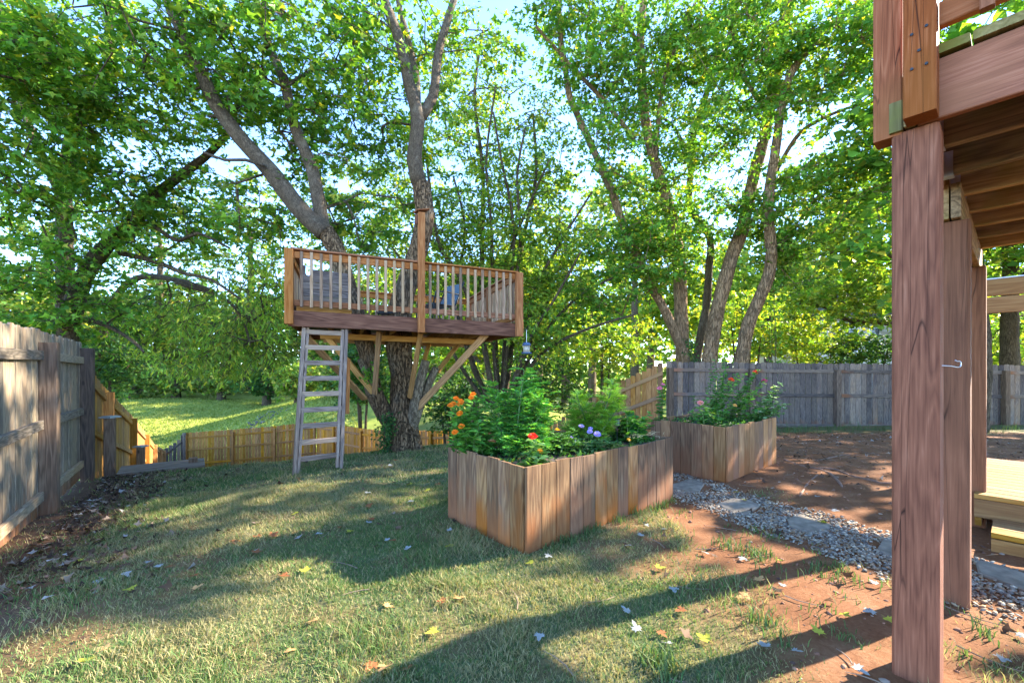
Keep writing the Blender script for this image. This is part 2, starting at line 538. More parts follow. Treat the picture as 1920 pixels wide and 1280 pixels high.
# ------------------------------------------------------------------ ground
U = Vector((.765, .644, 0)); V_ = Vector((-.644, .765, 0))       # the house grid: planters, deck
def left_fence_x(y): return -.745 * y - 1.53

PATH = [(1.45, 5.3), (1.72, 4.55), (2.05, 3.95), (2.28, 3.45), (2.56, 2.95), (2.80, 2.4), (3.15, 1.6), (3.5, .9)]
def path_dist(x, y):
    x = np.asarray(x, float); y = np.asarray(y, float)
    d = np.full(x.shape, 1e9)
    for (ax, ay), (bx, by) in zip(PATH, PATH[1:]):
        dx, dy = bx - ax, by - ay
        t = np.clip(((x - ax) * dx + (y - ay) * dy) / (dx * dx + dy * dy), 0, 1)
        d = np.minimum(d, np.hypot(x - ax - t * dx, y - ay - t * dy))
    return d

def grass_mask(x, y):
    x = np.asarray(x, float); y = np.asarray(y, float)
    n = fbm(x * 1.7, y * 1.7, 21); n2 = fbm(x * .7, y * .7, 33); n3 = fbm(x * 5, y * 5, 41, 3)
    g = np.ones(x.shape)
    edge = x + (n - .5) * 1.5 - .02
    right = sm(1.35, .35, edge)
    right = np.maximum(right, .5 * sm(.53, .70, n) * sm(3.2, 1.4, x))       # tufts scattered over the clay
    right = np.maximum(right, sm(9.4, 10.4, y + (n - .5) * 1.2) * .8)
    right = np.where(y > 5.6, np.maximum(right, sm(2.6, 1.4, x)), right)
    g = g * right
    dl = (x - left_fence_x(y)) * .8                     # distance to the fence on the left
    g = g * (.10 + .90 * sm(.2, 1.05, dl + (n2 - .5) * 1.3))
    g = g * (1 - .5 * sm(.58, .7, fbm(x * .85 + 4, y * .85, 57)) * sm(-.6, -2.2, x) * sm(4.2, 2.6, y))
    g = g * (.62 + .38 * sm(.36, .54, n3))
    g = g * sm(.34, .52, path_dist(x, y) + (n3 - .5) * .22)
    return np.clip(g, 0, 1)

def axis(spans):
    out = []
    for a, b, st in spans:
        out += list(np.arange(a, b, st))
    return np.array(out + [spans[-1][1]])

gx = axis([(-420, -60, 30), (-60, -26, 2), (-26, -10, .5), (-10, -5, .16), (-5, 5.2, .055), (5.2, 10, .16), (10, 26, .6), (26, 60, 2), (60, 420, 30)])
gy = axis([(-40, -4, 4), (-4, 1, .5), (1, 8, .055), (8, 14, .12), (14, 30, .4), (30, 62, 1), (62, 420, 20)])
GX, GY = np.meshgrid(gx, gy)
fx, fy = GX.ravel(), GY.ravel()
GV = np.stack([fx, fy, ground_h(fx, fy)], 1)
nx, ny = len(gx), len(gy)
ii = (np.arange(ny - 1)[:, None] * nx + np.arange(nx - 1)[None, :]).ravel()
GF = np.stack([ii, ii + 1, ii + nx + 1, ii + nx], 1)
sl = -.471 * (fx + 6.2) + .882 * (fy - 5.9)
lawn = sm(14, 20, sl)
gm = np.maximum(grass_mask(fx, fy), lawn)
gm = np.where((sl > 0.5) & (lawn < .5), np.maximum(gm, .55), gm)
cols = np.stack([gm, sm(.9, .2, (fx - left_fence_x(fy)) * .8 + (fbm(fx * 2, fy * 2, 77) - .5) * .8) * (sl < 1.0), lawn], 1)

def ground_mat():
    m, nt, out = newmat('yard_ground')
    L = nt.links.new
    at = nd(nt, 'ShaderNodeAttribute', attribute_name='col')
    sp = nt.nodes.new('ShaderNodeSeparateColor'); L(at.outputs['Color'], sp.inputs[0])
    tc = nt.nodes.new('ShaderNodeTexCoord')
    n1 = nd(nt, 'ShaderNodeTexNoise', Scale=3.0, Detail=8.0, Roughness=.65); L(tc.outputs['Object'], n1.inputs['Vector'])
    n2 = nd(nt, 'ShaderNodeTexNoise', Scale=45.0, Detail=6.0, Roughness=.75); L(tc.outputs['Object'], n2.inputs['Vector'])
    n3 = nd(nt, 'ShaderNodeTexNoise', Scale=.35, Detail=5.0); L(tc.outputs['Object'], n3.inputs['Vector'])
    f = math_n(nt, 'ADD', math_n(nt, 'MULTIPLY', n1.outputs['Fac'], .55), math_n(nt, 'MULTIPLY', n2.outputs['Fac'], .5))
    clay = ramp(nt, [(.3, (.085, .034, .016)), (.52, (.18, .078, .035)), (.75, (.28, .15, .08))], f)
    thatch = ramp(nt, [(.3, (.045, .07, .03)), (.5, (.085, .125, .052)), (.66, (.14, .16, .075)), (.85, (.20, .19, .10))], f)
    litter = ramp(nt, [(.3, (.03, .02, .014)), (.55, (.085, .052, .035)), (.8, (.16, .11, .08))], n2.outputs['Fac'])
    n4 = nd(nt, 'ShaderNodeTexNoise', Scale=6.0, Detail=8.0, Roughness=.8); L(tc.outputs['Object'], n4.inputs['Vector'])
    far = ramp(nt, [(.3, (.15, .20, .035)), (.5, (.28, .31, .062)), (.75, (.36, .345, .095))], math_n(nt, 'ADD', math_n(nt, 'MULTIPLY', n3.outputs['Fac'], .45), math_n(nt, 'MULTIPLY', n4.outputs['Fac'], .55)))
    c = mixc(nt, math_n(nt, 'MULTIPLY', sp.outputs[0], .9), clay.outputs[0], thatch.outputs[0])
    c = mixc(nt, math_n(nt, 'MULTIPLY', sp.outputs[1], .8), c, litter.outputs[0])
    c = mixc(nt, sp.outputs[2], c, far.outputs[0])
    bs = nd(nt, 'ShaderNodeBsdfPrincipled', Roughness=.95)
    bs.inputs['Specular IOR Level'].default_value = .1
    L(c, bs.inputs['Base Color'])
    bp = nd(nt, 'ShaderNodeBump', Strength=.6, Distance=.02)
    L(f, bp.inputs['Height']); L(bp.outputs[0], bs.inputs['Normal'])
    L(bs.outputs[0], out.inputs[0])
    return m
ground = link('ground', np_mesh('ground', GV, GF, cols, True), ground_mat())
prop(ground, 'red clay yard with patchy lawn falling away to a sunlit field', kind='structure')

# ------------------------------------------------------------------ grass blades
def in_planter(x, y):
    bad = np.zeros(x.shape, bool)
    for (cx, cy, lu, lv) in ((.089, 2.857, 1.88, .953), (2.35, 4.67, 1.46, .91)):
        a = (x - cx) * U.x + (y - cy) * U.y
        b = (x - cx) * V_.x + (y - cy) * V_.y
        bad |= (a > -.015) & (a < lu + .015) & (b > -.015) & (b < lv + .015)
    return bad

def grass_patch(n, y0, y1, hgt, wid, seed, simple=False):
    r = np.random.default_rng(seed)
    y = np.sqrt(r.uniform(y0 ** 2, y1 ** 2, n))
    x = r.uniform(-1.26, 1.26, n) * y
    keep = (x > left_fence_x(y) - .3)
    m = grass_mask(x, y)
    keep &= r.random(n) < m ** 1.2
    keep &= ~in_planter(x, y)
    x, y, m = x[keep], y[keep], m[keep]
    n = len(x)
    z = ground_h(x, y)
    an = r.uniform(0, 2 * np.pi, n)
    side = np.stack([np.cos(an), np.sin(an), np.zeros(n)], 1)
    la = r.uniform(0, 2 * np.pi, n)
    clump = fbm(x * 9, y * 9, 91, 2)
    tall = .65 + .8 * sm(.45, .75, fbm(x * 3, y * 3, 95, 3))
    lean = np.stack([np.cos(la), np.sin(la), np.zeros(n)], 1) * (r.uniform(.2, 1.25, n))[:, None]
    h = hgt * r.uniform(.5, 1.35, n) * tall * (.7 + .6 * clump)
    w = wid * r.uniform(.7, 1.4, n)
    P = np.stack([x, y, z - .004], 1)
    up = np.array([0, 0, 1.0])
    v0 = P - side * w[:, None] * .5
    v1 = P + side * w[:, None] * .5
    mid = P + (up * .62 + lean * .35) * h[:, None]
    v2 = mid - side * w[:, None] * .42
    v3 = mid + side * w[:, None] * .42
    v4 = P + (up * .95 + lean * .95) * h[:, None]
    Vv = np.stack([v0, v1, v2, v3, v4], 1).reshape(-1, 3)
    if simple:
        Vv = np.stack([v0, v1, v4], 1).reshape(-1, 3); F = np.arange(n)[:, None] * 3 + [[0, 1, 2]]
    else:
        b = np.arange(n)[:, None] * 5
        F = np.concatenate([b + [0, 1, 3], b + [0, 3, 2], b + [2, 3, 4]])
    dry = np.clip((r.random(n) < (.26 + .48 * sm(.38, .66, fbm(x * 1.3, y * 1.3, 63)))) * 1.0, 0, 1)[:, None]
    t = r.random(n)[:, None]
    green = np.array([.075, .15, .046]) * (1 - t) + np.array([.165, .235, .072]) * t
    straw = np.array([.27, .23, .11]) * (1 - t) + np.array([.42, .36, .18]) * t
    c = green * (1 - dry) + straw * dry
    C = np.repeat(c, 3 if simple else 5, 0)
    return Vv, F, C

def merge(parts):
    Vs, Fs, Cs = [], [], []
    o = 0
    for v, f, c in parts:
        Vs.append(v); Fs.append(np.asarray(f) + o); Cs.append(c)
        o += len(v)
    return np.concatenate(Vs), np.concatenate(Fs), np.concatenate(Cs)

def far_blades(n):
    r = np.random.default_rng(19)
    y = r.uniform(22.5, 48, n); x = -y * r.uniform(.35, .92, n)
    P = np.stack([x, y, ground_h(x, y) - .02], 1)
    a = r.uniform(0, 6.28, n); w = r.uniform(.03, .08, n)[:, None]; h = r.uniform(.06, .2, n)[:, None]
    sd_ = np.stack([np.cos(a), np.sin(a), 0 * a], 1) * w
    tip = P + np.array([0, 0, 1.0]) * h + r.normal(0, .06, (n, 3)) * np.array([1, 1, 0])
    t = r.random(n)[:, None]
    tone = (.7 + .6 * fbm(x * .5, y * .5, 23))[:, None]
    c = (np.array([.17, .24, .04]) * (1 - t) + np.array([.36, .365, .09]) * t) * tone
    return np.stack([P - sd_, P + sd_, tip], 1).reshape(-1, 3), np.arange(n)[:, None] * 3 + [[0, 1, 2]], np.repeat(c, 3, 0)
gv, gf, gc = merge([grass_patch(120000, 1.25, 2.5, .034, .0033, 1), grass_patch(260000, 2.4, 4.6, .042, .0062, 2, True), grass_patch(190000, 4.6, 9.5, .05, .011, 3, True), far_blades(40000)])
grass = link('grass', np_mesh('grass', gv, gf, gc), M_GRASS)
prop(grass, 'short patchy lawn grass with straw coloured blades', 'grass', kind='stuff')

# a few taller tufts and weeds on the clay (in the same loose cover)
def tufts(spots, seed=5):
    r = np.random.default_rng(seed)
    vs, fs, cs = [], [], []
    o = 0
    for (x, y, n, h, spread) in spots:
        for i in range(n):
            a = r.uniform(0, 6.28); rr = spread * math.sqrt(r.random())
            p = np.array([x + rr * math.cos(a), y + rr * math.sin(a), 0]); p[2] = gz(p[0], p[1]) - .004
            la = r.uniform(0, 6.28); ln = r.uniform(.2, .9)
            l = np.array([math.cos(la) * ln, math.sin(la) * ln, 0])
            hh = h * r.uniform(.4, 1.2); w = .0022 * r.uniform(.8, 1.6)
            sd = np.array([-math.sin(la), math.cos(la), 0]) * w
            q = [p - sd, p + sd, p + (np.array([0, 0, .6]) + l * .3) * hh - sd, p + (np.array([0, 0, .6]) + l * .3) * hh + sd, p + (np.array([0, 0, .9]) + l) * hh]
            vs += q; fs += [(o, o + 1, o + 3), (o, o + 3, o + 2), (o + 2, o + 3, o + 4)]; o += 5
            t = r.random(); c = np.array([.055, .12, .04]) * (1 - t) + np.array([.13, .18, .06]) * t
            cs += [c] * 5
    return np.array(vs), np.array(fs), np.array(cs)
rs = np.random.default_rng(12)
spots = [(.62, 1.78, 150, .09, .09), (1.62, 2.85, 120, .08, .13), (1.5, 3.0, 70, .07, .1), (1.95, 2.6, 90, .06, .14)]
for i in range(70):
    x, y = rs.uniform(.6, 2.7), rs.uniform(1.5, 3.9)
    if path_dist(np.array([x]), np.array([y]))[0] > .4:
        spots.append((x, y, int(rs.uniform(8, 26)), rs.uniform(.04, .08), rs.uniform(.04, .14)))
for i in range(60):
    spots.append((rs.uniform(3.8, 13), rs.uniform(9.7, 11.1), 26, rs.uniform(.10, .2), .25))
for i in range(26):                                   # along the planter feet
    t = rs.random() * 1.9
    spots.append((.089 + U.x * t + .03 * rs.random(), 2.857 + U.y * t - .05 - .05 * rs.random(), 12, .08, .05))
tv, tf, tcx = tufts(spots)
weeds = link('weeds', np_mesh('weeds', tv, tf, tcx), M_GRASS)
prop(weeds, 'tufts of taller weeds on the clay and fence foot', 'weeds', kind='stuff')

# ------------------------------------------------------------------ gravel path and flagstones
_ico = None
def ico():
    t = (1 + 5 ** .5) / 2
    v = np.array([(-1, t, 0), (1, t, 0), (-1, -t, 0), (1, -t, 0), (0, -1, t), (0, 1, t), (0, -1, -t), (0, 1, -t), (t, 0, -1), (t, 0, 1), (-t, 0, -1), (-t, 0, 1)]) / 1.902
    f = np.array([(0, 11, 5), (0, 5, 1), (0, 1, 7), (0, 7, 10), (0, 10, 11), (1, 5, 9), (5, 11, 4), (11, 10, 2), (10, 7, 6), (7, 1, 8), (3, 9, 4), (3, 4, 2), (3, 2, 6), (3, 6, 8), (3, 8, 9), (4, 9, 5), (2, 4, 11), (6, 2, 10), (8, 6, 7), (9, 8, 1)])
    return v, f
IV, IF = ico()
def stones(P, size, cols, seed, flat=.65):
    r = np.random.default_rng(seed)
    n = len(P)
    base = IV[None] * r.uniform(.72, 1.28, (n, 12, 1))
    sc = size[:, None] * np.stack([r.uniform(.7, 1.3, n), r.uniform(.6, 1.0, n), r.uniform(.5, 1, n) * flat], 1)
    v = base * sc[:, None, :]
    a = r.uniform(0, 6.28, n); ca, sa = np.cos(a), np.sin(a)
    x = v[..., 0] * ca[:, None] - v[..., 1] * sa[:, None]
    y = v[..., 0] * sa[:, None] + v[..., 1] * ca[:, None]
    ti = r.normal(0, .35, n)
    z = v[..., 2] + x * ti[:, None]
    Vv = np.stack([x, y, z], -1) + P[:, None, :]
    F = (IF[None] + (np.arange(n) * 12)[:, None, None]).reshape(-1, 3)
    return Vv.reshape(-1, 3), F, np.repeat(cols, 12, 0)

FLAG = [[(1259, 908), (1300, 898), (1322, 908), (1312, 922), (1262, 930)],
        [(1341, 946), (1372, 936), (1404, 938), (1427, 949), (1400, 966), (1378, 963)],
        [(1476, 975), (1500, 965), (1530, 974), (1560, 984), (1552, 1000), (1522, 1003), (1482, 992)],
        [(1642, 1036), (1656, 1011), (1710, 1022), (1722, 1046), (1680, 1050)],
        [(1827, 1050), (1875, 1062), (1935, 1078), (1940, 1118), (1880, 1092), (1836, 1078)]]
def ground_pt(px, py):
    Y = FPX * CAMZ / (py - HOR)
    for _ in range(3):
        z = gz((px - 960) / FPX * Y, Y)
        Y = FPX * (CAMZ - z) / (py - HOR)
    return Vector(((px - 960) / FPX * Y, Y, gz((px - 960) / FPX * Y, Y)))
M_FLAG = plain('flagstone', (.22, .175, .125), .9, 0, .45, 14, .6)
flag_lab = ['dark flat flagstone in the gravel between the two planters', 'pale sunlit flagstone in the gravel in front of the far planter', 'flagstone with a fallen leaf on it, third along the gravel path',
            'flagstone half hidden behind the nearest red deck post', 'flagstone in the gravel beside the yellow lumber step']
FLAGP = []
for poly, lab in zip(FLAG, flag_lab):
    P = [ground_pt(*p) for p in poly]
    FLAGP.append(P)
    c = sum(P, Vector()) / len(P)
    mb = MB()
    n = len(P)
    vs = [(p.x, p.y, c.z - .02) for p in P] + [(p.x, p.y, c.z + .008 + random.uniform(-.003, .003)) for p in P]
    vs += [(c.x + (p.x - c.x) * .93, c.y + (p.y - c.y) * .93, c.z + .013 + random.uniform(-.002, .003)) for p in P]
    fs = [(i, (i + 1) % n, n + (i + 1) % n, n + i) for i in range(n)] + [(n + i, n + (i + 1) % n, 2 * n + (i + 1) % n, 2 * n + i) for i in range(n)] + [tuple(2 * n + i for i in range(n))]
    mb.add(vs, fs)
    prop(mb.build('flagstone', M_FLAG, None, origin=c), lab, 'paving stone', 'flagstones set in the gravel path')

def gravel(n, seed):
    r = np.random.default_rng(seed)
    k = r.integers(0, len(PATH) - 1, n * 2)
    A = np.array(PATH)[k]; B = np.array(PATH)[k + 1]
    t = r.random((n * 2, 1))
    d = (B - A) / np.linalg.norm(B - A, axis=1)[:, None]
    off = r.uniform(-.62, .62, n * 2)
    p = A + (B - A) * t + np.stack([-d[:, 1], d[:, 0]], 1) * off[:, None]
    dist = path_dist(p[:, 0], p[:, 1])
    keep = dist + (fbm(p[:, 0] * 4, p[:, 1] * 4, 15) - .5) * .25 < .46 - .26 * r.random(n * 2) ** 2
    keep &= ~in_planter(p[:, 0], p[:, 1])
    for P in FLAGP:
        c = sum(P, Vector()) / len(P)
        rad = np.array([math.hypot(q.x - c.x, q.y - c.y) for q in P]).mean()
        keep &= np.hypot(p[:, 0] - c.x, p[:, 1] - c.y) > rad * (.62 + .4 * r.random(n * 2))
    p = p[keep][:n]
    m = len(p)
    z = ground_h(p[:, 0], p[:, 1]) + r.uniform(0, .012, m)
    size = .0055 + .0115 * r.random(m) ** 1.7
    pal = np.array([(.25, .235, .225), (.17, .16, .16), (.34, .32, .30), (.30, .23, .165), (.13, .125, .13), (.42, .39, .35), (.28, .18, .115), (.22, .17, .14)])
    c = pal[r.integers(0, len(pal), m)] * r.uniform(.8, 1.15, (m, 1)) * np.array([1.06, .97, .78])
    return stones(np.stack([p[:, 0], p[:, 1], z], 1), size, c, seed)
sv, sf, sc_ = gravel(11500, 4)
gr = link('gravel', np_mesh('gravel', sv, sf, sc_), attr_mat('gravel_stone'))
prop(gr, 'grey gravel path curving from the planters past the deck posts', 'gravel', kind='stuff')

# stones of the drain on the far bank
r_ = np.random.default_rng(8)
t = r_.random(150)
P = np.array([tuple(W(470, 772, 27) * (1 - a) + W(552, 733, 31) * a) for a in t]) + r_.normal(0, .55, (150, 3)) * np.array([1, 1, 0])
P[:, 2] = ground_h(P[:, 0], P[:, 1])
v, f, c = stones(P, r_.uniform(.04, .15, 150), np.array([(.12, .115, .11)]) * r_.uniform(.5, 1.2, (150, 1)), 3)
rb = link('rubble', np_mesh('rubble', v, f, c), attr_mat('bank_stone'))
prop(rb, 'bed of grey stones on the grassy bank beyond the fence', 'stones', kind='stuff')

# ------------------------------------------------------------------ fences
def polyline_at(pts, d):
    for a, b in zip(pts, pts[1:]):
        L = math.hypot(b[0] - a[0], b[1] - a[1])
        if d <= L or b is pts[-1]:
            t = d / L
            return Vector(a) * (1 - t) + Vector(b) * t, Vector((b[0] - a[0], b[1] - a[1], 0)).normalized()
        d -= L

def fence(name, label, pts, mat, railmat, postmat, toward, hgt=1.83, pw=.138, gap=.006, posts=(), post_w=.10, rails=(.15, .92, 1.60), rail_w=.088, rail_t=.038, post_drop=.12, post_d=None, dog=.022, post_top=None, origin=None, sink=.0, rise=.03):
    """pts: polyline of the picket tops (x, y, z); 'toward' points to the side the rails and posts are on"""
    total = sum(math.hypot(b[0] - a[0], b[1] - a[1]) for a, b in zip(pts, pts[1:]))
    o0, _ = polyline_at(pts, total * .5)
    root = empty(name, (o0.x, o0.y, o0.z - hgt), label, 'fence')
    tw = Vector(toward).normalized()
    n = int(total / (pw + gap))
    var = [round(hgt - .008, 2), round(hgt, 2), round(hgt + .008, 2)]
    for i in range(n):
        p, d = polyline_at(pts, (i + .5) * total / n)
        face = Vector((d.y, -d.x, 0))
        if face.dot(tw) < 0: face = -face
        jz = random.uniform(-.014, .014)
        lean = Vector((d.x, d.y, 0)) * random.uniform(-.006, .006)
        q = p + face * random.uniform(-.003, .003)
        board('picket', (q.x, q.y, q.z - hgt + jz), q + Vector((0, 0, jz)) + lean, pw * random.choice((.985, 1, 1)), .018, mat, root, face, .002, dog)
    dist = [q * total for q in posts]
    cuts = sorted(set([0.0] + dist + [total]))
    for a, b in zip(cuts, cuts[1:]):
        if b - a < .2: continue
        pa, d = polyline_at(pts, a + (post_w / 2 if a in dist else 0))
        pb, d2 = polyline_at(pts, b - (post_w / 2 if b in dist else 0))
        dd = (pb - pa); dd.z = 0; dd.normalize()
        face = Vector((dd.y, -dd.x, 0))
        if face.dot(tw) < 0: face = -face
        # split where the polyline bends
        for r in rails:
            off = face * (.009 + rail_t / 2 + .001)
            board('rail', pa + off + Vector((0, 0, r - hgt)), pb + off + Vector((0, 0, r - hgt)), rail_w, rail_t, railmat, root, face)
    for k, q in enumerate(dist):
        p, d = polyline_at(pts, min(max(q, .01), total - .01))
        face = Vector((d.y, -d.x, 0))
        if face.dot(tw) < 0: face = -face
        pd = post_d or post_w
        c = p + face * (.010 + pd / 2)
        top = p.z - post_drop + (post_top[k] if post_top else 0)
        foot = min(p.z - hgt, gz(c.x, c.y)) - .12
        board('post', (c.x, c.y, foot), (c.x, c.y, top), post_w, pd, postmat, root, face, .006)
    return root

P1 = Vector((-3.16, 2.19, 1.60)); PA = Vector((-4.65, 4.18, 1.625)); PB = Vector((-5.86, 5.80, 1.60))
fence('picket_fence', 'weathered grey picket fence rising beside the leaf litter, nearest fence', [P1, PA, PB], M_WARMGREY, M_WARMGREY, M_GREYPOST, (.8, .6, 0), posts=(.56, .985), post_w=.135, post_d=.13, rails=(.20, .90, 1.58), rail_w=.09, rail_t=.04, gap=.011, post_drop=.12, post_top=(0.0, .04))
fence('picket_fence', 'tan picket fence stepping steeply downhill behind the timber steps', [(-5.93, 5.89, 1.34), (-6.95, 7.27, .93), (-9.2, 10.3, .12), (-11.7, 13.65, -.85), (-14.2, 17, -1.85), (-17.1, 20.95, -2.72)], M_TAN, M_TAN, M_ORANGE, (.8, .6, 0), posts=(.09, .285, .48, .66, .82, .95), post_w=.12, rails=(.2, .92, 1.62), post_drop=.1)
# gate section with a dipped top at the bottom corner
fence('picket_fence', 'short grey fence section with a curved top in the far low corner', [(-17.1, 21.0, -2.72), (-16.9, 21.2, -2.55), (-16.72, 21.4, -2.33), (-16.6, 21.6, -2.02)], M_GREY, M_GREY, M_GREY, (.8, -.6, 0), posts=(.97,), post_w=.12, rails=(.25, 1.5), post_drop=-.02)
fence('picket_fence', 'honey coloured picket fence along the bottom of the slope', [(-16.55, 21.65, -2.03), (-13.2, 21.85, -1.8), (-10.1, 22, -1.52)], M_ORANGE, M_ORANGE, M_ORANGE, (0, -1, 0), posts=(.005, .36, .68, .99), post_w=.1, rails=(.25, .95, 1.55), gap=.014)
fence('picket_fence', 'honey coloured picket fence climbing from the low corner behind the treehouse', [(-10.05, 21.96, -1.52), (-6.2, 19.06, -1.5), (-2.36, 16.17, -1.13), (1.27, 13.44, -.50)], M_ORANGE, M_ORANGE, M_ORANGE, (-.6, -.8, 0), posts=(.12, .28, .45, .61, .78, .95), post_w=.1, rails=(.25, .95, 1.55))
fence('picket_fence', 'warm cedar picket fence climbing to the grey fence corner', [(1.30, 13.41, -.48), (3.02, 12.12, .85), (4.02, 11.37, 1.40)], M_ORANGEGREY, M_CEDARRAIL, M_CEDARRAIL, (-.6, -.8, 0), posts=(.62,), post_w=.1, rails=(.25, .95, 1.55), rail_w=.1, post_drop=.06)
fence('picket_fence', 'long weathered grey picket fence across the back of the yard', [(4.08, 11.3, 1.42), (9.0, 11.33, 1.37), (15.2, 11.42, 1.33)], M_GREY, M_GREY, M_GREYPOST, (0, -1, 0), posts=(.008, .2, .405, .60, .81, .99), post_w=.13, rails=(.18, .98, 1.62), rail_w=.09, post_drop=.16, gap=.010)

# ------------------------------------------------------------------ timber steps going down on the left
st = empty('garden_steps', (-5.6, 6.4, gz(-5.6, 6.4)), 'weathered timber steps leading downhill beside the tan fence', 'steps')
sd = Vector((-.6, .8, 0)); sx = Vector((.8, .6, 0))
M_STEP = wood('step_timber', (.09, .07, .06), (.20, .155, .135), (.32, .26, .23), tone=.3)
for k in range(7):
    c0 = Vector((-5.98, 6.5, 0)) + sd * (.36 * k)
    z = -.33 - .19 * k
    for j in range(4 if k == 0 else 2):
        a = c0 - (sd * .3 if k == 0 else sd * 0) + sd * (.15 * j) + Vector((0, 0, z + .003 * j + (.02 if k == 0 else 0)))
        board('tread', a, a + sx * 1.05, .145, .038, M_STEP, st, (0, 0, 1))
    board('riser', c0 + sd * .30 + Vector((0, 0, z - .10)), c0 + sd * .30 + sx * 1.05 + Vector((0, 0, z - .10)), .15, .036, M_STEP, st, sd)
for (px, py, Y, w) in ((206, 781, 6.62, .15), (264, 836, 8.9, .15), (362, 856, 7.0, .13)):
    t = W(px, py, Y)
    b = board('post', (t.x, t.y, gz(t.x, t.y) - .2), (t.x, t.y, t.z - .015), w * .9, w * .9, M_GREYPOST, st, sx, .006)
    if px < 300:
        mb = MB(); mb.box((t.x, t.y, t.z - .006), (w * 1.25, w * 1.25, .02)); mb.box((t.x, t.y, t.z + .008), (w * .95, w * .95, .012))
        mb.build('post_cap', M_CAP, b, origin=t)

# ------------------------------------------------------------------ raised deck on the right
C0 = Vector((1.637, 1.633, 0))                       # near corner of the first post
dk = empty('raised_deck', (C0.x + .1, C0.y + .1, 0), 'red stained raised deck on tall square posts', 'deck')
def D(a, b, z): return Vector((C0.x + U.x * a + V_.x * b, C0.y + U.y * a + V_.y * b, z))
def post_at(a, b, z1, w, mat, tilt=0.0, nm='post', z0=None):
    p = D(a, b, 0)
    z0 = gz(p.x, p.y) - .25 if z0 is None else z0
    return board(nm, (p.x, p.y, z0), (p.x + U.x * tilt, p.y + U.y * tilt, z1), w, w, mat, dk, -U, .010)
p1 = post_at(.07, .07, 2.195, .14, M_DECK)
post_at(1.02, .04, 2.045, .14, M_DECKDARK, .045)
post_at(2.72, .04, 2.05, .14, M_DECKDARK, .02)
# beam over the inner posts (two boards side by side)
board('beam', D(.95, .02, 2.14), D(3.0, .02, 2.14), .185, .038, M_JOIST, dk, V_)
board('beam', D(.95, .065, 2.14), D(3.0, .065, 2.14), .185, .038, M_JOIST, dk, V_)
# rim along the near side and the end rim
ZJ = 2.205
board('rim_beam', D(.0, .06, ZJ + .108), D(.0, -5, ZJ + .108), .225, .038, M_DECK, dk, -U)
board('rim_beam', D(-.018, .082, ZJ + .115), D(3.0, .082, ZJ + .115), .225, .038, M_JOIST, dk, V_)
for k in range(7):
    a = .33 + .41 * k
    board('joist', D(a, .058, ZJ + .115), D(a, -5, ZJ + .115), .225, .038, M_JOIST, dk, -U)
    mb = MB()
    c = D(a, .036, ZJ - .002)
    R = Matrix(((U.x, V_.x, 0), (U.y, V_.y, 0), (0, 0, 1)))
    mb.box(c, (.052, .05, .004), R); mb.box(c + U * .025 + Vector((0, 0, .06)), (.004, .045, .12), R); mb.box(c - U * .025 + Vector((0, 0, .06)), (.004, .045, .12), R)
    mb.build('joist_hanger', M_METAL, dk)
for k in range(33):
    b = -.012 - .146 * k
    board('deck_board', D(-.035, b, ZJ + .248), D(3.05, b, ZJ + .248), .14, .034, M_DECKTOP, dk, (0, 0, 1))
# guard posts bolted outside the rim
board('railing_post', D(-.067, .045, 2.2), D(-.067, .045, 3.45), .092, .092, M_DECK, dk, -U, .005)
board('railing_post', D(.045, .152, 2.19), D(.045, .152, 3.45), .092, .092, M_DECK, dk, V_, .005)
for q in ((-.02, .16), (.02, .16), (-.02, .30), (.02, .29), (0, .22)):
    c = D(-.1155, .045 + q[0], 2.215 + q[1])
    mb = MB(); mb.tube([c, c - U * .004], .005, 8); mb.build('bolt_head', M_BLACKMETAL, dk)
board('rim_end', D(-.008, .124, 2.2), D(-.008, .124, 2.325), .042, .02, M_DECKTOP, dk, -U)
board('bottom_rail', D(-.06, -.005, 2.56), D(-.06, -5, 2.56), .088, .038, M_DECK, dk, -U)
board('top_rail', D(-.06, -.005, 3.36), D(-.06, -5, 3.36), .088, .038, M_DECK, dk, -U)
for k in range(26):
    b = -.125 - .125 * k
    board('baluster', D(-.098, b, 2.49), D(-.098, b, 3.39), .036, .036, M_DECK, dk, -U)
mb = MB()                                            # screw hook
c = D(.07, 0, 1.26); hx = (U * .86 - V_ * .5).normalized()
pts = [c, c + hx * .045 - Vector((0, 0, .002)), c + hx * .07 - Vector((0, 0, .006))]
for k in range(9):
    an = -math.pi / 2 + k * math.pi / 8 * 1.15
    pts.append(c + hx * (.082 + .011 * math.cos(an)) + Vector((0, 0, .006 + .012 * math.sin(an))))
pts.append(pts[-1] - hx * .012 + Vector((0, 0, .004)))
mb.tube(pts, .0026, 8)
mb.build('hook', M_METAL, dk, True)

# ------------------------------------------------------------------ yellow lumber platform and beam beyond the deck posts
pl = empty('lumber_platform', (3.6, 3.1, 0), 'fresh yellow lumber platform with one step, behind the deck posts', 'platform')
Q0 = Vector((3.29, 2.93, 0))
def Q(a, b, z): return Vector((Q0.x + U.x * a + V_.x * b, Q0.y + U.y * a + V_.y * b, z))
board('step_riser', Q(.02, -.0, .035), Q(.02, -2.4, .035), .09, .036, M_NEW, pl, -U)
for k in range(3):
    board('step_board', Q(.07 + .145 * k, 0.0, .105), Q(.07 + .145 * k, -2.4, .105), .14, .036, M_NEW, pl, (0, 0, 1))
board('step_side', Q(.05, -.02, .04), Q(.44, -.02, .04), .085, .036, M_NEW, pl, V_)
board('platform_riser', Q(.465, .1, .175), Q(.465, -2.4, .175), .14, .036, M_NEW, pl, -U)
for k in range(14):
    board('platform_board', Q(.52 + .146 * k, .1, .265), Q(.52 + .146 * k, -2.4, .265), .14, .036, M_NEW, pl, (0, 0, 1))
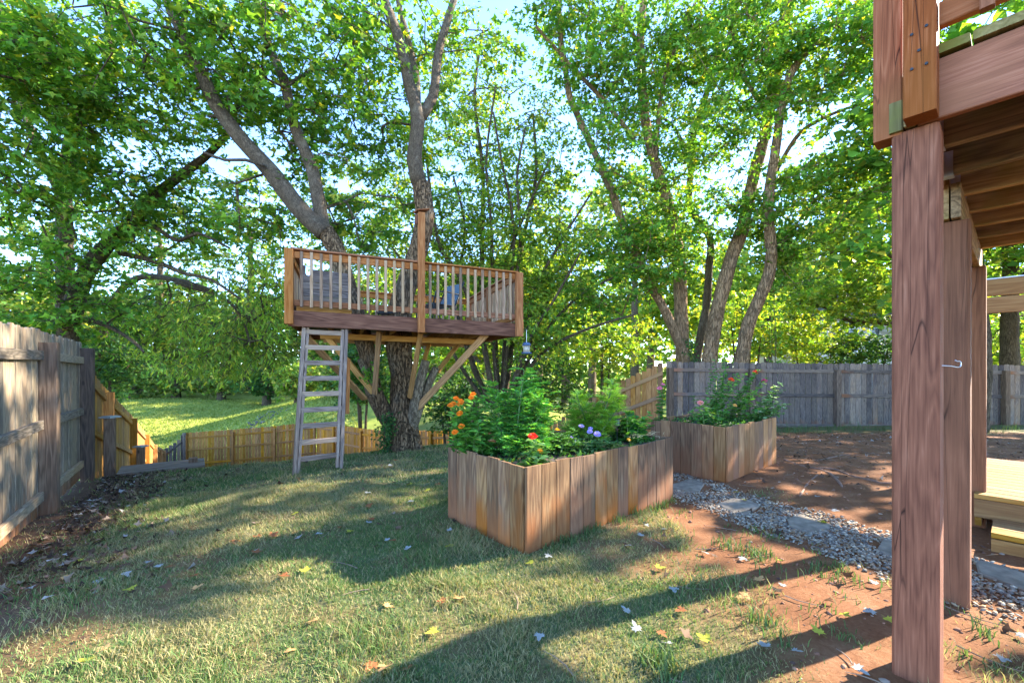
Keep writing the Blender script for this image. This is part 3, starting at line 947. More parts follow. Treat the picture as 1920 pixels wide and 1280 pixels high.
board('platform_side', Q(.46, .08, .14), Q(2.5, .08, .14), .2, .036, M_NEW, pl, V_)
pg = empty('lumber_beam', (5.43, 4.95, gz(5.43, 4.95)), 'yellow double beam with pale top edge on a post behind the deck', 'beam')
B0 = W(1836, 527, 4.95); dv = -V_
for k, (zt, h) in enumerate(((2.26, .19), (2.06, .185))):
    a = Vector((B0.x, B0.y, zt - h / 2))
    board('beam_board', a, a + dv * 3.2, h - .004, .04, M_NEW, pg, -U)
a = Vector((B0.x, B0.y, 2.268))
board('beam_cap', a + U * .03, a + dv * 3.2 + U * .03, .10, .012, plain('pale_cap', (.62, .66, .70), .5), pg, (0, 0, 1))
q = B0 + U * .07
board('post', (q.x, q.y, gz(q.x, q.y) - .2), (q.x, q.y, 2.25), .09, .09, M_NEW, pg, -U)
q = B0 + U * .07 + dv * 3.0
board('post', (q.x, q.y, gz(q.x, q.y) - .2), (q.x, q.y, 2.25), .09, .09, M_NEW, pg, -U)

# ------------------------------------------------------------------ raised planters
M_SOIL = plain('potting_soil', (.045, .032, .024), .95, 0, .4, 30, .8)
def planter(corner, lu, lv, nu, nv, h, mat, label):
    c = Vector((*corner, 0))
    root = empty('planter_box', (c.x + U.x * lu / 2 + V_.x * lv / 2, c.y + U.y * lu / 2 + V_.y * lv / 2, 0), label, 'planter', 'raised planter boxes')
    t = .02
    def side(p, d, L, n, face):
        w = L / n
        for i in range(n):
            q = p + d * (w * (i + .5)) + face * random.uniform(-.002, .002)
            z0 = gz(q.x, q.y) - .06
            hh = h + random.uniform(-.006, .006)
            board('board', (q.x, q.y, z0), (q.x, q.y, hh), w - .0045, t, mat, root, face, .002)
    side(c, U, lu, nu, -V_)
    side(c + V_ * .012, V_, lv, nv, -U)
    side(c + V_ * (lv + .014), U, lu, nu, V_)
    side(c + U * lu + V_ * .012, V_, lv, nv, U)
    zb = h * .55
    for (p, d, L, f) in ((c + V_ * .03, U, lu, V_), (c + U * .03, V_, lv, U), (c + V_ * (lv - .02), U, lu, V_), (c + U * (lu - .03), V_, lv, U)):
        board('batten', p + d * .06 + Vector((0, 0, zb)), p + d * (L - .06) + Vector((0, 0, zb)), .085, .035, mat, root, f)
    n = 26; vs = []; fs = []
    for i in range(n):
        for j in range(n):
            p = c + U * (.012 + (lu - .024) * i / (n - 1)) + V_ * (.022 + (lv - .03) * j / (n - 1))
            vs.append((p.x, p.y, h - .075 + .05 * float(fbm(p.x * 4, p.y * 4, 5)) ))
    for i in range(n - 1):
        for j in range(n - 1):
            a = i * n + j
            fs.append((a, a + n, a + n + 1, a + 1))
    mb = MB(); mb.add(vs, fs)
    mb.build('soil', M_SOIL, root, True)
    return root
planter((.089, 2.857), 1.88, .953, 13, 7, .59, M_PLANT, 'raised planter of weathered vertical boards with tall ferny plant, in front')
planter((2.35, 4.67), 1.46, .91, 10, 7, .605, M_PLANT2, 'raised planter of warm brown boards with leggy zinnias, by the dirt')

# ------------------------------------------------------------------ treehouse platform
A = Vector((-2.80, 5.38, 0)); B = Vector((.085, 6.50, 0))
fd = (B - A).normalized(); bd = Vector((-fd.y, fd.x, 0)); FL = (B - A).length; DP = 2.77
def T(a, b, z):
    """a along the front, b towards the back; the platform dips a little to one end"""
    p = A + fd * a + bd * b
    return Vector((p.x, p.y, z - .05 * a / FL))
th = empty('treehouse_platform', (-1.82, 7.1, gz(-1.82, 7.1)), 'wooden treehouse platform with baluster railing built around the forked tree', 'treehouse')
ZB = 1.78
ZD = ZB + .20
board('rim_beam', T(-.02, 0, ZB + .10), T(FL + .02, 0, ZB + .10), .20, .04, M_BEAM, th, -bd)
board('rim_beam', T(0, DP, ZB + .10), T(FL, DP, ZB + .10), .19, .04, M_BEAM, th, bd)
board('rim_beam', T(.02, .03, ZB + .10), T(.02, DP - .03, ZB + .10), .19, .04, M_BEAM, th, -fd)
board('rim_beam', T(FL - .02, .03, ZB + .10), T(FL - .02, DP - .03, ZB + .10), .19, .04, M_BEAM, th, fd)
for k in range(1, 7):
    a = FL * k / 7
    board('joist', T(a, .03, ZB + .09), T(a, DP - .03, ZB + .09), .14, .038, M_BRACE, th, fd)
board('joist', T(.3, .9, ZB - .045), T(FL - .35, .9, ZB - .045), .09, .04, M_BRACE, th, -bd)
board('joist', T(.3, 1.9, ZB - .045), T(FL - .35, 1.9, ZB - .045), .09, .04, M_BRACE, th, -bd)
for k in range(18):
    b = .09 + .148 * k
    board('floor_board', T(.03, b, ZD - .018), T(FL - .03, b, ZD - .018), .142, .03, M_BENCH, th, (0, 0, 1))
ZT = 2.75
def rail_side(p0, p1, out, n, first=0):
    """p0, p1: (a, b) ends"""
    a = T(p0[0], p0[1], 0); b = T(p1[0], p1[1], 0)
    up = lambda z: Vector((0, 0, z))
    board('cap_rail', a + up(ZT) - (b - a).normalized() * .04, b + up(ZT) + (b - a).normalized() * .04, .125, .024, M_RAIL, th, (0, 0, 1))
    board('top_rail', a + up(ZT - .062), b + up(ZT - .062), .088, .036, M_RAIL, th, out)
    board('bottom_rail', a + up(ZD + .10), b + up(ZD + .10), .075, .036, M_RAIL, th, out)
    for i in range(n):
        t = (i + .75) / (n + .5)
        q = a * (1 - t) + b * t + out * .037
        board('baluster', q + up(ZD + .045 + random.uniform(-.004, .004)), q + up(ZT - .024), .036, .036, M_BALU, th, out)
TS = 1.63
rail_side((.05, 0), (TS - .045, 0), -bd, 13)
rail_side((TS + .045, 0), (FL - .05, 0), -bd, 12)
rail_side((FL, .05), (FL, DP - .05), fd, 20)
rail_side((0, .05), (0, DP - .05), -fd, 20)
rail_side((.05, DP), (FL - .05, DP), bd, 22)
for (a, b, z0, z1) in ((-.005, -.005, ZB + .02, ZT - .012), (FL + .005, -.005, ZB + .0, ZT - .012), (0, DP, ZB, ZT - .013), (FL, DP, ZB, ZT - .013), (FL, DP * .5, ZB, ZT - .013), (FL * .5, DP, ZB, ZT - .013)):
    board('railing_post', T(a, b, z0) - bd * (.045 if b < .1 else 0), T(a, b, z1) - bd * (.045 if b < .1 else 0), .098, .098, M_RAIL, th, -bd)
tp = board('tall_post', T(TS, -.072, ZB - .01), T(TS, -.072, 3.42), .092, .088, M_RAIL, th, -bd)
q = T(TS, -.06, 3.432)
board('post_cap', q - fd * .085 - bd * .02, q + fd * .085 + bd * .02 + Vector((0, 0, .045)), .15, .02, M_BEAM, tp, (0, 0, 1))
board('post_bracket', T(TS - .062, -.06, 3.26), T(TS - .062, -.06, 3.39), .05, .03, M_BEAM, tp, -bd)
# braces down to the trunk
def brace(a, b, w=.088, t=.04, Ya=None, Yb=None):
    pa = W(a[0], a[1], Ya); pb = W(b[0], b[1], Yb)
    board('brace', pa, pb, w, t, M_BRACE, th, (-.25, -1, 0))
brace((684, 748), (566, 622), .10, .04, 6.72, 5.62)
brace((700, 736), (606, 622), .088, .04, 6.80, 6.7)
brace((702, 738), (711, 622), .075, .04, 6.62, 6.2)
brace((768, 745), (789, 624), .075, .04, 6.80, 6.3)
brace((794, 680), (809, 630), .07, .04, 7.3, 7.9)
brace((820, 697), (868, 634), .075, .04, 7.25, 7.9)
brace((783, 764), (912, 626), .10, .04, 6.95, 6.45)
# bench of grey boards on the platform
bn = empty('slatted_bench', tuple(T(.62, .62, ZD)), 'dark grey slatted high-back bench on the treehouse platform', 'bench')
for k in range(5):
    board('back_board', T(.07, .62, ZD + .14 + .098 * k), T(.70, .62, ZD + .14 + .098 * k), .094, .026, M_BENCH, bn, -bd)
board('back_board', T(.20, .62, ZD + .14 + .098 * 5 - .006), T(.68, .62, ZD + .14 + .098 * 5 - .025), .09, .026, M_BENCH, bn, -bd)
for a in (.10, .67):
    board('leg', T(a, .66, ZD), T(a, .66, ZD + (.72 if a < .5 else .6)), .05, .05, M_BENCH, bn, -bd)
    board('leg', T(a, .28, ZD), T(a, .28, ZD + .10), .05, .05, M_BENCH, bn, -bd)
for k in range(3):
    board('seat_board', T(.05, .30 + .11 * k, ZD + .118), T(.73, .30 + .11 * k, ZD + .118), .10, .026, M_BENCH, bn, (0, 0, 1))
board('seat_apron', T(.05, .245, ZD + .055), T(.73, .245, ZD + .055), .095, .026, M_BRACE, bn, -bd)
# sling chair and stool on the platform
M_SLING = plain('blue_grey_sling', (.10, .15, .20), .7, 0, .15, 60)
ch = empty('sling_chair', tuple(T(2.15, 1.35, ZD)), 'dark framed patio chair with blue grey sling back on the platform', 'chair')
cp = T(2.15, 1.35, ZD)
cf = (fd * -.9 - bd * .4).normalized(); cs = Vector((-cf.y, cf.x, 0))
def CP(f, s, z): return cp + cf * f + cs * s + Vector((0, 0, z))
mb = MB()
prof = [(-.36, .80), (-.30, .60), (-.20, .42), (-.16, .37)]
vs = []; fs = []
for i, (f, z) in enumerate(prof):
    for k in range(5):
        s = -.23 + .46 * k / 4
        bow = -.02 * (1 - (s / .23) ** 2)
        vs.append(CP(f + bow, s, z))
for i in range(3):
    for k in range(4):
        a = i * 5 + k
        fs.append((a, a + 1, a + 6, a + 5))
vs2 = [v + cf * .012 for v in vs]
mb.add(vs, fs); mb.add(vs2, [tuple(reversed(f)) for f in fs])
mb.build('backrest', M_SLING, ch, True)
mb = MB()
vs = [CP(f, s, .36 + .02 * (f > .15) + dz) for dz in (0, .014) for f in (-.17, 0, .15, .25) for s in (-.23, .23)]
mb.add(vs, [(0, 2, 3, 1), (2, 4, 5, 3), (4, 6, 7, 5), (8, 9, 11, 10), (10, 11, 13, 12), (12, 13, 15, 14), (0, 1, 9, 8), (6, 14, 15, 7)])
mb.build('seat', M_SLING, ch)
for s in (-.25, .25):
    mb = MB(); mb.tube([CP(-.37, s, .82), CP(-.2, s, .42), CP(-.16, s, .37), CP(.26, s, .38), CP(.30, s, 0.0)], .012, 8); mb.build('side_frame', M_BLACKMETAL, ch, True)
    mb = MB(); mb.tube([CP(-.16, s, .37), CP(-.30, s, 0.0)], .012, 8); mb.build('leg', M_BLACKMETAL, ch, True)
    mb = MB(); mb.tube([CP(-.27, s, .58), CP(0, s, .60), CP(.22, s, .58), CP(.27, s, .38)], .012, 8); mb.build('armrest', M_BLACKMETAL, ch, True)
sp_ = T(1.35, 1.25, ZD)
so = empty('low_stool', tuple(sp_), 'low black stool on the treehouse platform behind the balusters', 'stool')
mb = MB(); mb.box(sp_ + Vector((0, 0, .205)), (.42, .3, .03)); mb.box(sp_ + Vector((0, 0, .182)), (.38, .26, .014)); mb.build('seat', M_BLACKMETAL, so)
for a in (-.17, .17):
    for b in (-.11, .11):
        mb = MB(); mb.tube([sp_ + Vector((a * 1.1, b * 1.1, 0)), sp_ + Vector((a, b, .18))], .013, 8); mb.build('leg', M_BLACKMETAL, so, True)

# ------------------------------------------------------------------ ladder
lf = Vector((-2.655, 5.20, gz(-2.655, 5.20) - .01)); rf = Vector((-2.20, 5.48, gz(-2.2, 5.48) - .01))
lt = T(.155, .065, 1.775); rt = T(.66, .065, 1.775)
ld = empty('wooden_ladder', tuple((lf + rf) / 2), 'silvered homemade wooden ladder leaning against the treehouse platform', 'ladder')
fc = Vector((.53, -.85, 0)).normalized()
board('side_rail', lf, lt, .042, .085, M_LADDER, ld, fc)
board('side_rail', rf, rt, .042, .085, M_LADDER, ld, fc)
ux = (rf - lf).normalized()
board('side_rail', lf + ux * .045 + Vector((0, 0, .03)), lt + ux * .045, .034, .06, M_LADDER, ld, fc)
board('side_rail', rf - ux * .045 + Vector((0, 0, .03)), rt - ux * .045, .034, .06, M_LADDER, ld, fc)
for k in range(9):
    t = .105 + k * .108
    a = lf * (1 - t) + lt * t; b = rf * (1 - t) + rt * t
    board('rung', a + ux * .022 + fc * .012, b - ux * .022 + fc * .012, .036, .062, M_LADDER, ld, (0, 0, 1))
board('side_board', W(651, 776, 5.66), W(653, 672, 5.74), .05, .03, M_RAIL, ld, fc)

# ------------------------------------------------------------------ bird feeder
bh = T(FL + .07, -.03, ZB + .10)
bf = empty('bird_feeder', tuple(bh - Vector((0, 0, .33))), 'small hanging bird feeder with blue roof at the platform corner', 'bird feeder')
M_BLUE = plain('blue_painted_tin', (.05, .09, .17), .4)
M_CLEAR = plain('seed_tube', (.45, .38, .28), .35, 0, .4, 50)
b0 = bh + Vector((.06, -.03, -.34))
mb = MB(); mb.box(bh + Vector((0, 0, 0)), (.012, .07, .09)); mb.tube([bh, bh + Vector((.03, -.015, .03)), bh + Vector((.06, -.03, .0))], .006, 8); mb.build('bracket', M_BLACKMETAL, bf)
mb = MB(); mb.tube([bh + Vector((.06, -.03, 0)), b0 + Vector((0, 0, .15))], .0028, 6); mb.build('hanger_wire', M_METAL, bf)
def frustum(mb, c, r0, r1, h, n=16):
    vs = [(c.x + r0 * math.cos(k * 2 * math.pi / n), c.y + r0 * math.sin(k * 2 * math.pi / n), c.z) for k in range(n)]
    vs += [(c.x + r1 * math.cos(k * 2 * math.pi / n), c.y + r1 * math.sin(k * 2 * math.pi / n), c.z + h) for k in range(n)]
    mb.add(vs, [(k, (k + 1) % n, n + (k + 1) % n, n + k) for k in range(n)] + [tuple(range(n - 1, -1, -1)), tuple(range(n, 2 * n))])
mb = MB(); frustum(mb, b0 + Vector((0, 0, .10)), .075, .045, .05); mb.build('roof', M_BLUE, bf, True)
mb = MB(); frustum(mb, b0, .052, .052, .102); mb.build('seed_tube', M_CLEAR, bf, True)
mb = MB(); frustum(mb, b0 - Vector((0, 0, .02)), .078, .078, .02); mb.build('tray', M_BLUE, bf, True)

# ------------------------------------------------------------------ trees
LEAF = {
    'maple': (np.array([(0, 0, 0), (.5, .30, .10), (.17, .46, .03), (0, 1, -.10), (-.17, .46, .03), (-.5, .30, .10)]),
              np.array([(0, 1, 2), (0, 2, 3), (0, 3, 4), (0, 4, 5)])),
    'oval': (np.array([(0, 0, 0), (.26, .42, .07), (0, 1, -.08), (-.26, .42, .07)]), np.array([(0, 1, 2), (0, 2, 3)])),
    'slim': (np.array([(0, 0, 0), (.13, .4, .04), (0, 1, -.12), (-.13, .4, .04)]), np.array([(0, 1, 2), (0, 2, 3)])),
    'clump': (np.array([(-.45, 0, .05), (.15, .05, -.05), (.5, .45, .1), (.1, .62, -.06), (-.12, 1, .06), (-.34, .55, -.1)]),
              np.array([(0, 1, 3), (1, 2, 3), (0, 3, 5), (3, 4, 5)])),
}
def unit(a):
    return a / np.maximum(np.linalg.norm(a, axis=1)[:, None], 1e-9)

def leaf_geo(P, Dr, Nm, size, cols, kind):
    tv, tf = LEAF[kind]
    Dr = unit(Dr); Nm = unit(Nm - Dr * np.sum(Dr * Nm, 1)[:, None]); Sd = np.cross(Dr, Nm)
    k = len(tv)
    Vv = P[:, None, :] + size[:, None, None] * (tv[None, :, 0:1] * Sd[:, None] + tv[None, :, 1:2] * Dr[:, None] + tv[None, :, 2:3] * Nm[:, None])
    F = tf[None] + (np.arange(len(P)) * k)[:, None, None]
    return Vv.reshape(-1, 3), F.reshape(-1, 3), np.repeat(cols, k, 0)

def ell(px, py, Y, rx, ry, rY, n):
    """crown lobe from photo units: centre pixel, depth, radii in pixels, depth radius in metres, clump count"""
    return (W(px, py, Y), rx / FPX * Y, rY, ry / FPX * Y, n)

def sample_ell(lobes, r):
    out = []
    for c, rx, ryy, rz, n in lobes:
        d = r.normal(size=(n, 3)); d /= np.linalg.norm(d, axis=1)[:, None]
        rad = r.random(n)[:, None] ** (1 / 2.4)
        out.append(np.array(c)[None] + d * rad * np.array([rx, ryy, rz]))
    return np.concatenate(out)

def stem_pts(px, Y, w):
    """stem traced as (px, py) list, depth or (depth0, depth1), width px"""
    n = len(px)
    Ys = np.linspace(Y[0], Y[1], n) if hasattr(Y, '__len__') else [Y] * n
    ws = np.linspace(w[0], w[1], n) if hasattr(w, '__len__') else [w] * n
    return [W(a[0], a[1], y) for a, y in zip(px, Ys)], [ww / 2 / FPX * y for ww, y in zip(ws, Ys)]

def smooth_path(P, R, step):
    P = [Vector(p) for p in P]
    out, ro = [], []
    for i in range(len(P) - 1):
        p0 = P[max(i - 1, 0)]; p1 = P[i]; p2 = P[i + 1]; p3 = P[min(i + 2, len(P) - 1)]
        n = max(1, int((p2 - p1).length / step))
        for k in range(n):
            t = k / n
            out.append(.5 * ((2 * p1) + (p2 - p0) * t + (2 * p0 - 5 * p1 + 4 * p2 - p3) * t * t + (3 * p1 - p0 - 3 * p2 + p3) * t ** 3))
            ro.append(R[i] * (1 - t) + R[i + 1] * t)
    out.append(P[-1]); ro.append(R[-1])
    return out, ro

def tone_mix(r, n, pal, w):
    pal = np.array(pal); k = r.choice(len(pal), n, p=np.array(w) / sum(w))
    return pal[k] * r.uniform(.78, 1.25, (n, 1))

PAL_MAPLE = [(.08, .225, .032), (.125, .29, .038), (.185, .35, .046), (.28, .40, .052), (.42, .42, .05)]
W_MAPLE = [3, 4, 3, 1.6, .5]
PAL_YELLOW = [(.13, .28, .04), (.22, .36, .05), (.33, .43, .06), (.46, .45, .055)]
W_YEL = [2, 3, 2.4, .9]
PAL_DARK = [(.036, .105, .03), (.058, .15, .038), (.09, .20, .045), (.14, .24, .05)]
W_DARK = [3, 3, 2, .8]
PAL_FAR = [(.10, .215, .045), (.16, .28, .058), (.24, .33, .07), (.34, .36, .08), (.30, .25, .09)]
W_FAR = [2, 3, 2.4, 1.2, .4]

def tree(name, label, stems, lobes, seed, mat_bark=None, leaf='maple', lsize=.10, per=46, spread=.42, pal=PAL_MAPLE, pw=W_MAPLE, cat='tree', group=None,
         attach_z=1.5, droop=.15, flat=.5, mat_leaf=None, sides=10, extra_stems=(), rtip=.006, bw=.40, crown_name='crown', twigs=4, wob=.10, leaf_up=.9, max_r=.09):
    r = np.random.default_rng(seed); random.seed(seed)
    mat_bark = mat_bark or M_BARKGREY
    base = stems[0][0][0]
    root = empty(name, (base.x, base.y, gz(base.x, base.y)), label, cat, group)
    nodes, trunk_n = [], 0
    for i, (P, R) in enumerate(stems):
        P2, R2 = smooth_path(P, R, .16)
        # bark relief and a slightly irregular outline
        mb = MB(); mb.tube(P2, [q * (1 + .07 * math.sin(k * .9 + i) * wob * 4) for k, q in enumerate(R2)], sides, True, wob)
        mb.build('trunk' if i == 0 else 'limb', mat_bark, root, True)
        for p, q in zip(P2[::2], R2[::2]):
            if p.z > attach_z: nodes.append((p.x, p.y, p.z))
    N0 = np.array(nodes) if nodes else np.array([(base.x, base.y, base.z + 2)])
    T_ = sample_ell(lobes, r)
    ddist = np.min(np.linalg.norm(T_[:, None, :] - N0[None, :, :], axis=2), axis=1)
    order = np.argsort(ddist)
    cap = len(T_) * 4 + len(N0) + 10
    ND = np.zeros((cap, 3)); ND[:len(N0)] = N0; cnt = len(N0)
    par = [-1] * len(N0); load = np.zeros(cap); paths = []
    for ti in order:
        t = T_[ti]
        dv = t[None] - ND[:cnt]
        d = np.linalg.norm(dv, axis=1)
        cost = d + .55 * np.maximum(0, -dv[:, 2])            # rather climb than hang
        k = int(np.argmin(cost))
        a = ND[k].copy(); L = d[k]
        ns = max(1, min(4, int(L / .45)))
        idx = [k]
        side = r.normal(0, .10, 3) * L
        for j in range(1, ns + 1):
            if cnt >= cap: break
            u = j / ns
            p = a + (t - a) * u + side * math.sin(u * math.pi) + np.array([0, 0, .16 * L * math.sin(u * math.pi)])
            ND[cnt] = p; par.append(idx[-1]); idx.append(cnt); cnt += 1
        q = idx[-1]
        while q >= 0:
            load[q] += 1; q = par[q]
        paths.append(idx)
    mb = MB()
    for idx in paths:
        if len(idx) < 2: continue
        pts = [Vector(ND[i]) for i in idx]
        rad = [min(max_r, rtip * load[i] ** bw) for i in idx]
        rad[0] = min(rad[0], rad[1] * 1.3)
        mb.tube(pts, rad, 5, False)
    # twigs and leaves
    Tn = len(T_)
    LP, LD, LN, LC, LS = [], [], [], [], []
    ctone = r.normal(0, .16, Tn)
    for i in range(Tn):
        c = T_[i]
        n = max(6, int(per * r.uniform(.55, 1.4)))
        cl = tone_mix(r, n, pal, pw) * (1 + ctone[i])
        for w in range(twigs):
            az = r.uniform(0, 2 * np.pi)
            tl = spread * r.uniform(.6, 1.35)
            dirv = np.array([math.cos(az), math.sin(az), r.normal(.0, flat * .5) - droop * .4])
            nn = n // twigs
            u = r.random(nn) ** .7
            P = c[None] + dirv[None] * (u * tl)[:, None] + np.array([0, 0, -1.0])[None] * (droop * tl * u ** 2)[:, None]
            P += r.normal(0, .06, (nn, 3)) * np.array([1, 1, .6]) * (spread / .42)
            out = unit(dirv[None] * .7 + r.normal(0, .75, (nn, 3)) * np.array([1, 1, .45]) + np.array([0, 0, -droop - .15]))
            nm = unit(np.array([0, 0, leaf_up])[None] + r.normal(0, .55, (nn, 3)))
            LP.append(P); LD.append(out); LN.append(nm); LC.append(cl[w * nn:(w + 1) * nn])
            LS.append(lsize * r.uniform(.42, 1.38, nn))
            if r.random() < .75:
                e = c + dirv * tl * .9 + np.array([0, 0, -droop * tl * .8])
                mm = c + dirv * tl * .5 + np.array([0, 0, -droop * tl * .25])
                mb.tube([Vector(c), Vector(mm), Vector(e)], [rtip * .9, rtip * .65, rtip * .35], 3, False)
    mb.build('branches', mat_bark, root, True)
    Vv, F, C = leaf_geo(np.concatenate(LP), np.concatenate(LD), np.concatenate(LN), np.concatenate(LS), np.concatenate(LC), leaf)
    o = np.array(root.location)
    cr = link(crown_name, np_mesh('crown', Vv - o, F, C), mat_leaf or M_LEAF, root, Matrix.Translation(root.location))
    return root

S = stem_pts
# --- the treehouse maple
def lumpy_trunk(P, R, sides, step, amp, name, mat, root, flare=0.0):
    P2, R2 = smooth_path(P, R, step)
    n = len(P2)
    vs = []; fs = []
    a = Vector((1, 0, 0))
    AN, H = np.meshgrid(2 * np.pi * np.arange(sides) / sides, np.arange(n) * step)
    f = fbm(AN * 2.2 * sides / 40 + 3, H * 1.6, 71, 4)
    f2 = fbm(np.cos(AN) * 1.4 + 9, np.sin(AN) * 1.4 + H * .8, 31, 3)
    ridge = np.abs(np.sin(AN * 11 + 4 * f + H * 1.5)) ** .5
    RR = np.array(R2)[:, None] * (1 + amp * (f - .5) * 1.1 + .26 * (f2 - .5) + amp * .35 * (ridge - .6))
    if flare:
        RR = RR * (1 + flare * np.exp(-H / .22) * (.55 + .72 * np.cos(AN * 5 + 1.2) ** 2))
    for i, p in enumerate(P2):
        t = (P2[min(i + 1, n - 1)] - P2[max(i - 1, 0)]).normalized()
        a = (a - t * a.dot(t)).normalized(); b = t.cross(a)
        for k in range(sides):
            an = 2 * math.pi * k / sides
            vs.append(p + (a * math.cos(an) + b * math.sin(an)) * RR[i, k])
    for i in range(n - 1):
        for k in range(sides):
            k2 = (k + 1) % sides
            fs.append((i * sides + k, i * sides + k2, (i + 1) * sides + k2, (i + 1) * sides + k))
    fs.append(tuple((n - 1) * sides + k for k in range(sides)))
    mb = MB(); mb.add(vs, fs)
    return mb.build(name, mat, root, True)

TY = 7.1
stems1 = [S([(787, 345), (777, 300), (783, 222), (768, 160), (750, 80), (720, 0), (690, -90), (650, -220)], (7.15, 6.6), (30, 12)),
          S([(786, 225), (812, 180), (822, 100), (845, 20), (872, -70), (900, -180)], (7.1, 6.9), (20, 9)),
          S([(781, 235), (780, 150), (766, 80), (747, 0), (745, -120)], (7.2, 7.9), (17, 8)),
          S([(609, 436), (560, 390), (505, 318), (453, 262), (403, 194), (375, 130), (349, 80), (312, 0), (280, -90)], (6.9, 6.0), (36, 12)),
          S([(607, 432), (596, 370), (583, 310), (552, 236), (531, 145), (505, 90), (480, 0), (455, -110)], (6.95, 6.6), (26, 11)),
          S([(500, 312), (460, 300), (420, 300), (380, 285)], (6.5, 6.0), (7, 4)),
          S([(535, 165), (580, 135), (640, 130)], (6.7, 7.2), (7, 4))]
lobes1 = [ell(330, 110, 6.6, 200, 140, 1.6, 95), ell(520, 120, 7.0, 150, 150, 1.6, 85), ell(620, 270, 7.6, 130, 110, 1.4, 60), ell(700, 110, 7.4, 130, 150, 1.4, 60),
          ell(500, 400, 7.4, 90, 70, 1.0, 22), ell(690, 420, 8.0, 80, 60, .9, 22), ell(860, 60, 7.4, 120, 80, 1.2, 20), ell(560, -120, 7, 420, 110, 2.2, 30), ell(800, 330, 8.0, 60, 90, .8, 12)]
t1 = tree('maple_tree', 'forked maple with ridged bark holding up the treehouse platform', stems1, lobes1, 11, M_BARKGREY, lsize=.105, per=52, sides=12, attach_z=3.6, wob=.05)
root1 = t1
q_ = TY / FPX
lumpy_trunk([W(758, 862, TY), W(758, 840, TY), W(757, 800, TY), W(752, 755, TY), W(753, 700, TY), W(748, 640, TY), W(752, 575, TY), W(768, 515, TY), W(788, 455, TY), W(797, 405, TY), W(790, 345, 7.15)],
            [33 * q_, 29 * q_, 25 * q_, 21 * q_, 20 * q_, 24 * q_, 21 * q_, 18 * q_, 17 * q_, 17 * q_, 15.5 * q_], 72, .03, .16, 'trunk', M_BARK, root1, .30)
lumpy_trunk([W(742, 808, TY), W(719, 772, TY - .05), W(701, 735, TY - .1), W(696, 700, TY - .12), W(688, 660, TY - .12), W(678, 625, TY - .15), W(655, 550, TY - .15), W(630, 470, TY - .18), W(608, 430, 6.92)],
            [13 * q_, 16 * q_, 15.5 * q_, 14 * q_, 15 * q_, 16.5 * q_, 16 * q_, 16 * q_, 15.5 * q_], 48, .03, .16, 'limb', M_BARK, root1)
lumpy_trunk([W(768, 805, TY - .05), W(777, 762, TY - .12), W(786, 720, TY - .16), W(799, 676, TY - .2)], [12 * q_, 10 * q_, 9 * q_, 7.5 * q_], 36, .03, .2, 'cut_stub', M_DEADWOOD, root1)
lumpy_trunk([W(772, 800, TY), W(788, 755, TY), W(803, 720, TY), W(818, 688, TY)], [11 * q_, 9 * q_, 8 * q_, 6 * q_], 36, .03, .25, 'cut_stub', M_DEADWOOD, root1)
lumpy_trunk([W(690, 700, TY - .2), W(681, 686, TY - .3), W(674, 674, TY - .36)], [8 * q_, 6 * q_, 4 * q_], 24, .03, .2, 'cut_stub', M_DEADWOOD, root1)

def ivy(path, n, spread, seed, label, name='ivy', size=.05, pal=PAL_DARK, pw=W_DARK):
    r = np.random.default_rng(seed)
    pts = np.array([tuple(p) for p in path])
    seg = r.integers(0, len(pts) - 1, n); t = r.random((n, 1))
    P = pts[seg] * (1 - t) + pts[seg + 1] * t + r.normal(0, spread, (n, 3)) * np.array([1, 1, .8])
    P[:, 2] = np.maximum(P[:, 2], ground_h(P[:, 0], P[:, 1]) + .01)
    Dr = r.normal(0, 1, (n, 3)) + np.array([0, -.4, -.6])
    Nm = np.array([0, -1, .5])[None] + r.normal(0, .5, (n, 3))
    v, f, c = leaf_geo(P, Dr, Nm, size * r.uniform(.6, 1.4, n), tone_mix(r, n, pal, pw), 'maple')
    o = np.array(tuple(path[0]))
    root = empty(name, tuple(o), label, 'ivy')
    mb = MB()
    for k in range(4):
        off = Vector(r.normal(0, spread * .5, 3))
        mb.tube([Vector(p) + off * (1 if i else .5) for i, p in enumerate(path)], .006, 5, False)
    mb.build('stem', M_BARKDARK, root)
    link('leaves', np_mesh('leaves', v - o, f, c), M_LEAF, root, Matrix.Translation(Vector(o)))
ivy([W(722, 850, 6.85), W(722, 815, 6.8), W(728, 780, 6.82)], 420, .075, 4, 'dark ivy climbing the foot of the treehouse maple')
ivy([W(700, 712, 6.7), W(695, 690, 6.65)], 46, .09, 5, 'leafy sprout on the lower stem of the treehouse maple', 'leaf_sprout', .085, PAL_MAPLE, W_MAPLE)

# --- big leaning tree on the left and the upright one behind it
tree('leaning_tree', 'dark trunked tree leaning to the treehouse from behind the left fence',
     [S([(118, 720), (126, 640), (136, 580), (165, 505), (205, 455), (245, 418), (290, 368), (338, 330), (395, 285), (450, 225)], (8.6, 7.8), (36, 10)),
      S([(225, 474), (290, 490), (345, 512), (395, 524), (450, 560)], (8.3, 7.6), (10, 4)), S([(170, 600), (210, 615), (250, 640), (270, 660)], (8.4, 8.0), (9, 4)),
      S([(290, 425), (335, 452), (370, 437), (430, 465)], (8.1, 7.8), (8, 4)), S([(250, 415), (200, 350), (180, 290)], (8.2, 7.6), (9, 4))],
     [ell(110, 330, 7.3, 150, 110, 1.3, 62), ell(230, 420, 7.8, 150, 90, 1.2, 34), ell(60, 500, 7.6, 110, 110, 1.2, 46), ell(350, 380, 8.2, 110, 70, 1.0, 36), ell(150, 560, 8.0, 110, 60, 1.0, 30), ell(-120, 400, 7.5, 140, 220, 1.5, 40)],
     21, M_BARKDARK, lsize=.105, per=50, attach_z=2.0, sides=10, droop=.22)
